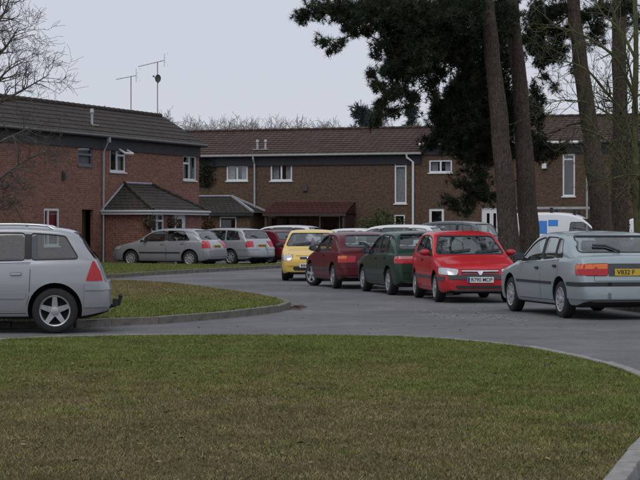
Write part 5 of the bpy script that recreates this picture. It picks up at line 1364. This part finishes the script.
pine('tall pine with leaning trunk, the first behind the red hatchback', [(516, 290), (511, 250), (499, 120), (486, 0), (478, -120), (474, -230)], 45.5, [.30, .245, .205, .165, .12, .03], left_blobs + crown_up(470, 90, 0), 11)
pine('tall pine with straight trunk standing just right of the leaning one', [(533, 286), (530, 250), (522, 120), (512, 0), (506, -110), (503, -220)], 47.5, [.31, .245, .20, .16, .12, .03], mid_blobs + crown_up(500, 70, 0), 12)
pine('thick dark pine trunk leaning left in front of the white van', [(608, 282), (604, 235), (590, 130), (572, 0), (562, -110), (556, -210)], 50, [.36, .27, .215, .16, .12, .03], right_blobs + crown_up(575, 60, 0), 13)
pine('upright pine trunk beside the thick leaning one, next to the mossy bare tree', [(621, 280), (620, 235), (620, 130), (619, 0), (617, -110), (616, -210)], 52.5, [.32, .235, .20, .175, .12, .03], [B(640, 20, 14, 10, .8, .3), B(625, 2, 12, 8, .8, .5), B(612, 12, 10, 8, .7, .6)] + crown_up(625, 55, 0), 14)

def bare_tree(name, label, base, stems, mat, seed, Y, kids=4, depth=3, group=None, twl=1.0, spread=.75, upturn=.1):
    """stems: (list of photo pixels with depth shift, start radius, end radius)"""
    rg = np.random.default_rng(seed); root = thing(name, label, 'tree', base, 0, group); first = True; tr = MB(); br = MB(); tips = []
    for pxs, r0, r1 in stems:
        P = [AT(x, y, Y + dy) for x, y, dy in pxs]
        if first: P[0] = Vector(base)
        L = smooth3(P, 5); rad = np.linspace(r0, r1, len(L)); br = MB() if not first else br; (tr if first else br).tube([p - Vector(base) for p in L], rad, 8 if first else 6)
        n = len(L)
        if not first:
            for k in range(int(n * .9)):
                i = rg.integers(int(n * .15), n - 1); ax = (L[i + 1] - L[i]).normalized(); side = Vector(rg.normal(0, 1, 3)); side = (side - ax * side.dot(ax)).normalized()
                grow(br, L[i] - Vector(base), ax * .6 + side * .8 + Vector((0, 0, upturn)), twl * rg.uniform(.5, 1.1), rad[i] * .5 + .003, depth - 1, rg, kids, spread, upturn, .62, 5, .25, tips)
        if not first: br.build('limb', MATS[mat], root, smooth=True)
        first = False
    tr.build('trunk', MATS[mat], root, smooth=True)
    return root, tips
def smooth3(P, n):
    out = []
    for i in range(len(P) - 1):
        p0, p1, p2, p3 = P[max(i - 1, 0)], P[i], P[i + 1], P[min(i + 2, len(P) - 1)]
        for k in range(n):
            t = k / n; out.append(.5 * ((2 * p1) + (p2 - p0) * t + (2 * p0 - 5 * p1 + 4 * p2 - p3) * t * t + (3 * p1 - p0 - 3 * p2 + p3) * t ** 3))
    out.append(P[-1]); return out
YR = 43.0
rb, tips = bare_tree('bare_tree', 'bare mossy tree with thin drooping twigs in front of the pines', Vector((AT(640, 230, YR).x, YR, VERGE_H - .03)),
    [([(640, 290, 0), (637, 200, 0), (635, 120, .1), (636, 40, 0), (633, -40, 0)], .10, .04),
     ([(637, 165, 0), (626, 118, .2), (606, 92, .3), (588, 71, .5), (568, 62, .7), (548, 60, .8)], .045, .010),
     ([(638, 205, 0), (624, 160, -.3), (604, 138, -.5), (580, 128, -.5), (556, 128, -.4)], .04, .009),
     ([(636, 100, 0), (618, 62, -.3), (598, 44, -.5), (570, 30, -.6), (545, 27, -.5)], .04, .009),
     ([(636, 60, 0), (620, 30, .4), (600, 10, .6), (590, -20, .8)], .035, .009),
     ([(637, 120, 0), (632, 80, -.5), (622, 40, -.8), (610, 0, -.9)], .035, .010),
     ([(638, 180, 0), (630, 150, .4), (612, 118, .6), (590, 104, .8), (566, 100, .9), (545, 104, .9)], .035, .008),
     ([(638, 215, 0), (640, 180, -.6), (628, 175, -.9), (610, 180, -1.1), (596, 190, -1.2)], .030, .007)], 'bark_moss', 21, YR, 3, 3, None, .85)
rg = np.random.default_rng(5); tp = [t[0] for t in tips if t[0].x < .4 and t[0].z > 2.2]; tp = [tp[i] for i in rg.integers(0, len(tp), 500)]
n = 900; A = AT(632, 150, YR + .4); loc = rb.location
sc_ = [list(Vector((A.x + rg.normal(0, .30), A.y + rg.normal(0, .35), A.z + rg.normal(0, 1.0))) - loc) for _ in range(n)]
me = needles(sc_, rg.normal(0, 1, (n, 3)), 3, .06, .03, [(.055, .065, .022), (.075, .075, .025), (.04, .055, .02)], rg); link('ivy_leaves', me, rb, MATS['leaf'])
YT = 47.0
bare_tree('bare_tree', 'bare grey tree beside the red brick house with fine twigs against the sky', Vector((AT(-34, 230, YT).x, YT, 0)),
    [([(-34, 290, 0), (-32, 180, 0), (-26, 90, .2), (-20, 10, .3), (-16, -60, .2)], .17, .06),
     ([(-28, 130, 0), (-8, 108, .3), (12, 96, .5), (30, 86, .6), (50, 74, .7)], .06, .008),
     ([(-24, 80, 0), (-6, 60, -.3), (8, 44, -.4), (18, 28, -.5)], .06, .010),
     ([(-22, 40, 0), (-4, 24, .5), (6, 8, .6), (14, -20, .6)], .05, .010),
     ([(-24, 100, 0), (-8, 88, -.5), (6, 72, -.7), (22, 62, -.8)], .05, .008),
     ([(-22, 60, 0), (-12, 40, .8), (-2, 18, 1.0), (2, -10, 1)], .05, .010),
     ([(-31, 215, 0), (-8, 186, .5), (14, 168, .7), (34, 156, .8), (52, 150, .9)], .05, .007),
     ([(-30, 180, 0), (-10, 150, -.4), (8, 138, -.6), (30, 128, -.7)], .045, .007),
     ([(-32, 230, 0), (-12, 214, .4), (4, 206, .6), (24, 200, .7)], .035, .006)], 'bark_grey', 22, YT, 4, 3, None, .75)

# far trees above the roofs
def far_bare_mesh(seed):
    rg = np.random.default_rng(seed); tr = MB(); tr.tube([(0, 0, -.2), (.1, 0, 2.2), (.05, .1, 4.2)], [.22, .17, .11], 7); br = MB()
    for k in range(9):
        z = 2.2 + 2.0 * k / 8; a = rg.uniform(0, 6.28); grow(br, (.08, 0, z), (math.cos(a) * .7, math.sin(a) * .7, .8), rg.uniform(2.4, 3.2), .09, 4, rg, 5, .9, .12, .60, 5, .26, None, .012)
    grow(br, (.05, .1, 4.1), (0, 0, 1), 3.0, .1, 4, rg, 5, .7, .18, .62, 5, .18, None, .012)
    return tr.mesh('trunk', True), br.mesh('branches', True)
simple('bark_far_hazed', (.30, .285, .285), .95, var=.25)  # bark lightened: fading by distance haze is put into the colour
far_m = [far_bare_mesh(s_) for s_ in (31, 32, 33)]
for a, b in far_m: a.materials.append(MATS['bark_far_hazed']); b.materials.append(MATS['bark_far_hazed'])
for i, (px, top, Yd) in enumerate([(176, 113, 128), (193, 121, 140), (208, 123, 136), (226, 119, 132), (246, 123, 138), (268, 121, 142), (285, 120, 134), (300, 122, 140), (318, 124, 136), (334, 122, 142), (388, 122, 138), (430, 124, 140), (186, 122, 146), (218, 122, 148), (237, 121, 146), (257, 123, 150), (277, 122, 148), (309, 123, 150), (327, 124, 146)]):
    h = HC + (HZ - top) * Yd / FPX; zs_ = [v.co.z for v in far_m[i % 3][1].vertices]; sc_ = h / (.74 * max(zs_) + .26 * float(np.percentile(zs_, 95)))
    t = thing('bare_tree', 'bare winter tree showing its grey top over the brown terrace roof', 'tree', (AT(px, 200, Yd).x, Yd, 0), i * 1.3, 'bare trees behind the terrace')
    t.scale = (sc_, sc_, sc_)
    link('trunk', far_m[i % 3][0], t); link('branches', far_m[i % 3][1], t)
def conifer(label, px, top, Yd, half, seed, cols):
    rg = np.random.default_rng(seed); h = HC + (HZ - top) * Yd / FPX
    t = thing('conifer_tree', label, 'tree', (AT(px, 200, Yd).x, Yd, 0), 0, None)
    m = MB(); m.tube([(0, 0, -.2), (0, 0, h * .6), (0, 0, h * .97)], [.24, .16, .03], 7); m.build('trunk', MATS['bark_grey'], t)
    pts, ds = [], []
    for k in range(34):
        z = h * (.45 + .53 * rg.random()); a = rg.uniform(0, 6.28); rr = half * max(.12, 1 - ((z / h - .45) / .57) ** 1.5) * rg.uniform(.5, 1.0)
        c = np.array([math.cos(a) * rr * .7, math.sin(a) * rr * .7, z])
        for j in range(40): q = rg.normal(0, 1, 3) * np.array([.40, .40, .26]) * half * .42; pts.append(c + q); v = q / (np.linalg.norm(q) + .01) + np.array([0, 0, .4]); ds.append(v)
    link('crown', needles(pts, ds, 8, .34, .06, cols, rg), t, MATS['needle'])
FARC_HAZED = [(.055, .075, .070), (.045, .065, .062), (.065, .085, .078)]  # paler, bluer needles: air haze painted into the far conifers
conifer('dark conifer with broad rounded top behind the terrace roof', 361, 106, 150, 2.1, 41, FARC_HAZED); conifer('second broad conifer touching the rounded one behind the terrace roof', 374, 110, 148, 1.7, 42, FARC_HAZED)
conifer('narrow conifer top rising beside the pine branches behind the terrace roof', 412, 104, 152, 1.5, 43, FARC_HAZED); conifer('conifer tip just clearing the red house ridge beside the thin aerial', 105, 101, 150, 1.4, 44, FARC_HAZED)

# ------------------------------------------------------------------ shrubs and pots
def shrub(name, label, base, rx, ry, rz, n, size, cols, seed, cat='shrub', mat='leaf', stems=9, zc=None):
    rg = np.random.default_rng(seed); t = thing(name, label, cat, base); zc = rz if zc is None else zc
    m = MB()
    for k in range(stems):
        a = rg.uniform(0, 6.28); e = Vector((math.cos(a) * rx * .6, math.sin(a) * ry * .6, zc + rz * rg.uniform(.1, .7))); m.tube([(0, 0, 0), e * .5 + Vector((0, 0, .1)), e], [.025, .015, .006], 4)
    m.build('stems', MATS['bark_grey'], t)
    u = rg.normal(0, 1, (n, 3)); u /= np.linalg.norm(u, axis=1, keepdims=True); lump = 1 + .22 * np.sin(u[:, 0] * 5 + seed) * np.cos(u[:, 2] * 6 + seed) + .15 * np.sin(u[:, 1] * 9)
    p = u * (rg.random((n, 1)) ** .3) * lump[:, None] * np.array([rx, ry, rz]) + np.array([0, 0, zc]); p[:, 2] = np.maximum(p[:, 2], .04)
    link('foliage', needles(p, u, 3, size, size * .55, cols, rg, 1.2), t, MATS[mat]); return t
g_ = FB.o + FB.d * FB.px(388, 220)[0] - FB.n * 1.2
shrub('evergreen_shrub', 'green hedge shrub against the brown terrace beside the tall window', (g_.x, g_.y, 0), 1.15, .8, 1.12, 2200, .10, [(.075, .10, .035), (.055, .085, .03), (.095, .115, .045)], 51)
g_ = AT(204, 220, 83)
shrub('brown_shrub', 'russet brown shrub at the end of the red brick porch', (g_.x + .2, 83, 0), .50, .5, .75, 900, .09, [(.11, .06, .035), (.085, .05, .03), (.14, .08, .045)], 52, zc=1.15)
p0 = FL.o + FL.d * (sj + .05) - FL.n * (PORCH_P + .4)
def basket(name, label, px, py, Y, seed, cols):
    c = AT(px, py, Y); t = thing(name, label, 'hanging basket', (c.x, c.y, c.z - .25)); m = MB()
    m.tube([(0, 0, 0), (0, 0, .08), (0, 0, .2)], [.06, .15, .2], 10); m.build('bowl', MATS['wood_dark'], t)
    m = MB()
    for k in range(3): a = k * 2.09; m.tube([(math.cos(a) * .19, math.sin(a) * .19, .2), (0, 0, .62)], .006, 4)
    m.build('chain', MATS['metal'], t); rg = np.random.default_rng(seed); u = rg.normal(0, 1, (220, 3)) * np.array([.13, .13, .10]) + np.array([0, 0, .26])
    tag(link('flowers', needles(u, rg.normal(0, 1, (220, 3)), 3, .08, .04, cols, rg), t, MATS['leaf']), kind='stuff')
yb = (FL.o + FL.d * sj - FL.n * (PORCH_P + .45)).y
basket('hanging_basket', 'dark hanging basket on the corner of the red brick porch', 149.5, 222, yb, 61, [(.05, .06, .03), (.09, .06, .04)])
yb2 = (FL.o + FL.d * FL.px(171, 220, -PORCH_P)[0] - FL.n * (PORCH_P + .4)).y
basket('hanging_basket', 'pale flowering basket between the porch window and white door', 171.5, 222, yb2, 62, [(.20, .17, .15), (.10, .08, .05)])
rg = np.random.default_rng(71); n = 700
iv = []
for k in range(n):
    x = 207 + rg.normal(0, 4.2); y = 172 + rg.uniform(-15, 15); s_, h_ = FB.px(x, y); q = FB.o + FB.d * s_ - FB.n * (.03 + .10 * rg.random()); iv.append((q.x, q.y, h_))
b0 = np.array([iv[0][0], iv[0][1], 0.0])
t = thing('ivy', 'dark green ivy climbing the brown terrace next to the red house', 'climbing plant', tuple(b0))
link('foliage', needles(np.array(iv) - b0, np.tile(np.array([-FB.n.x, -FB.n.y, .2]), (n, 1)), 3, .10, .06, [(.035, .05, .022), (.045, .06, .025), (.03, .04, .02)], rg), t, MATS['leaf'])
m = MB(); s_, h_ = FB.px(207, 172); q = FB.o + FB.d * s_ - FB.n * .04; m.tube([(q.x - b0[0], q.y - b0[1], 0), (q.x - b0[0] + .1, q.y - b0[1], h_ * .6), (q.x - b0[0], q.y - b0[1], h_ + .4)], [.04, .03, .01], 5); m.build('stem', MATS['bark_grey'], t)
#@@CARS

# ------------------------------------------------------------------ the parked cars
def put(sp, name, label, wheel, px, head, col, group=None, cat='car', Y=None):
    p = G(*px) if Y is None else Vector(((px[0] - CX) * Y / FPX, Y, 0))
    loc, rz = wheel_place(sp, wheel, p, head); return make_car(sp, name, label, loc, rz, PAINT[col], cat, group)
ROW = 'cars parked nose to tail along the pine verge'
r_, S_, sk_ = put(ESTATE, 'parked_car', 'silver estate car with roof rails and tow bar beside the grass island', 'RL', (55, 333.5), (-1, -.085), 'silver')
m = MB(); X_ = -ESTATE['L'] / 2; m.tube([(X_ + .45, 0, .36), (X_ - .02, 0, .35), (X_ - .14, 0, .38), (X_ - .16, 0, .47)], .026, 8); m.tube([(X_ - .16, 0, .45), (X_ - .16, 0, .50), (X_ - .16, 0, .535)], [.02, .034, .012], 10)
m.box(X_ - .13, X_ - .05, .03, .16, .36, .46); m.build('tow_bar', MATS['rubber'], r_, smooth=False)
m = MB()
for sg in (1, -1): m.box(-.78 - .86 + .42, -.78 - .86 + .45, sg * .70 - .1, sg * .70 + .1, .14, .34)
put(LAGUNA, 'parked_car', 'pale blue-grey liftback with orange and red tail lights and yellow number plate', 'RL', (563, 318), (-.21, .978), 'ice_blue', ROW)
r_, S_, sk_ = put(CORSA, 'parked_car', 'bright red small hatchback facing the road with white number plate', 'FR', (437, 302), (.115, -.993), 'red', ROW)
put(GREEN, 'parked_car', 'dark green hatchback parked behind the bright red one', 'RL', (390, 295), (-.2, .98), 'green', ROW)
put(ESCORT, 'parked_car', 'maroon two-door hatchback with silver alloy wheels, between the yellow and green cars', 'RL', (334.5, 288.6), (-.215, .977), 'maroon', ROW)
put(MICRA, 'parked_car', 'yellow small hatchback facing the camera with white number plate', 'FR', (284, 280.5), (-.035, -1), 'yellow', ROW)
BAY = 'cars parked in front of the houses'
put(ALMERA, 'parked_car', 'silver hatchback parked behind the grass verge next to the brick porch', 'RL', (190, 266.8), (-.906, .42), 'silver', BAY)
put(WAGON, 'parked_car', 'grey silver estate car with its rear behind the silver hatchback', 'RL', (231, 265.2), (-.80, .60), 'dark_silver', BAY)
put(HATCH_MID, 'parked_car', 'dark maroon hatchback half hidden between the silver estate and the yellow car', 'RL', (271, 0), (-.62, .78), 'maroon', BAY, Y=79.5)
put({**ESTATE, 'rails': []}, 'parked_car', 'white estate car showing its roof behind the dark maroon hatchback and yellow car', 'RL', (301, 0), (-.93, .37), 'white', BAY, Y=85.5)[0].scale.z = 1.04
put({**ALMERA, 'plates': []}, 'parked_car', 'white car of which only the roof shows over the two-door maroon hatchback', 'RR', (330, 0), (.95, -.3), 'white', BAY, Y=76.0)
put({**ESTATE, 'rails': []}, 'parked_car', 'white car showing its roof above the dark green hatchback', 'RL', (421, 0), (-.95, .3), 'white', BAY, Y=66.0)[0].scale.z = 1.04
put({**ESTATE, 'rails': []}, 'parked_car', 'dark grey car showing its roof over the bright red hatchback', 'RL', (466, 0), (-.85, .5), 'grey', BAY, Y=70.0)[0].scale.z = 1.13
VANS = 'white vans behind the pines'
r_, S_, sk_ = put(VAN, 'delivery_van', 'white panel van with blue logo on its side and a ladder rack', 'FR', (606, 0), (.97, -.25), 'white', VANS, 'van', Y=69.0)
X_ = lambda s_: VAN['L'] / 2 - s_
m = MB(); r_.scale.z = 1.10
for s_ in (1.95, 2.75, 3.65):
    m.tube([(X_(s_), -.62, S_.top(s_) + .07), (X_(s_), .62, S_.top(s_) + .07)], .022, 6)
    for y in (-.62, .62): m.box(X_(s_) - .05, X_(s_) + .05, y - .05, y + .05, S_.top(s_) - .10, S_.top(s_) + .14)
m.build('roof_rack', MATS['rubber'], r_)
m = MB()
for y in (-.20, .16): m.box(X_(4.25), X_(1.35), y - .025, y + .025, S_.top(2.8) + .10, S_.top(2.8) + .18)
for k in range(11): s_ = 1.5 + k * .26; m.tube([(X_(s_), -.2, S_.top(2.8) + .14), (X_(s_), .16, S_.top(2.8) + .14)], .016, 5)
lad = m.build('ladder', MATS['lead'], None); lad.parent = None
lad.matrix_world = Matrix.Translation(r_.location + Vector((0, 0, .19))) @ Matrix.Rotation(r_.rotation_euler.z, 4, 'Z')
tag(lad, 'grey metal ladder tied on the roof rack of the white van', 'ladder')
for (poly) in ([(2.62, 1.14), (3.02, 1.14), (3.02, 1.55), (2.62, 1.55)], [(3.06, 1.38), (3.40, 1.38), (3.40, 1.58), (3.06, 1.58)]):
    sk_.patch('logo', -math.pi / 2, [((VAN['L'] / 2 - (5.9 - a)), b) for a, b in poly], MATS['logo_blue'], r_, .004, .006, .1)
put(VAN, 'delivery_van', 'white van peeping out beyond the upright pine trunk and mossy bare tree', 'RR', (648, 0), (.93, -.36), 'white', VANS, 'van', Y=66.0)
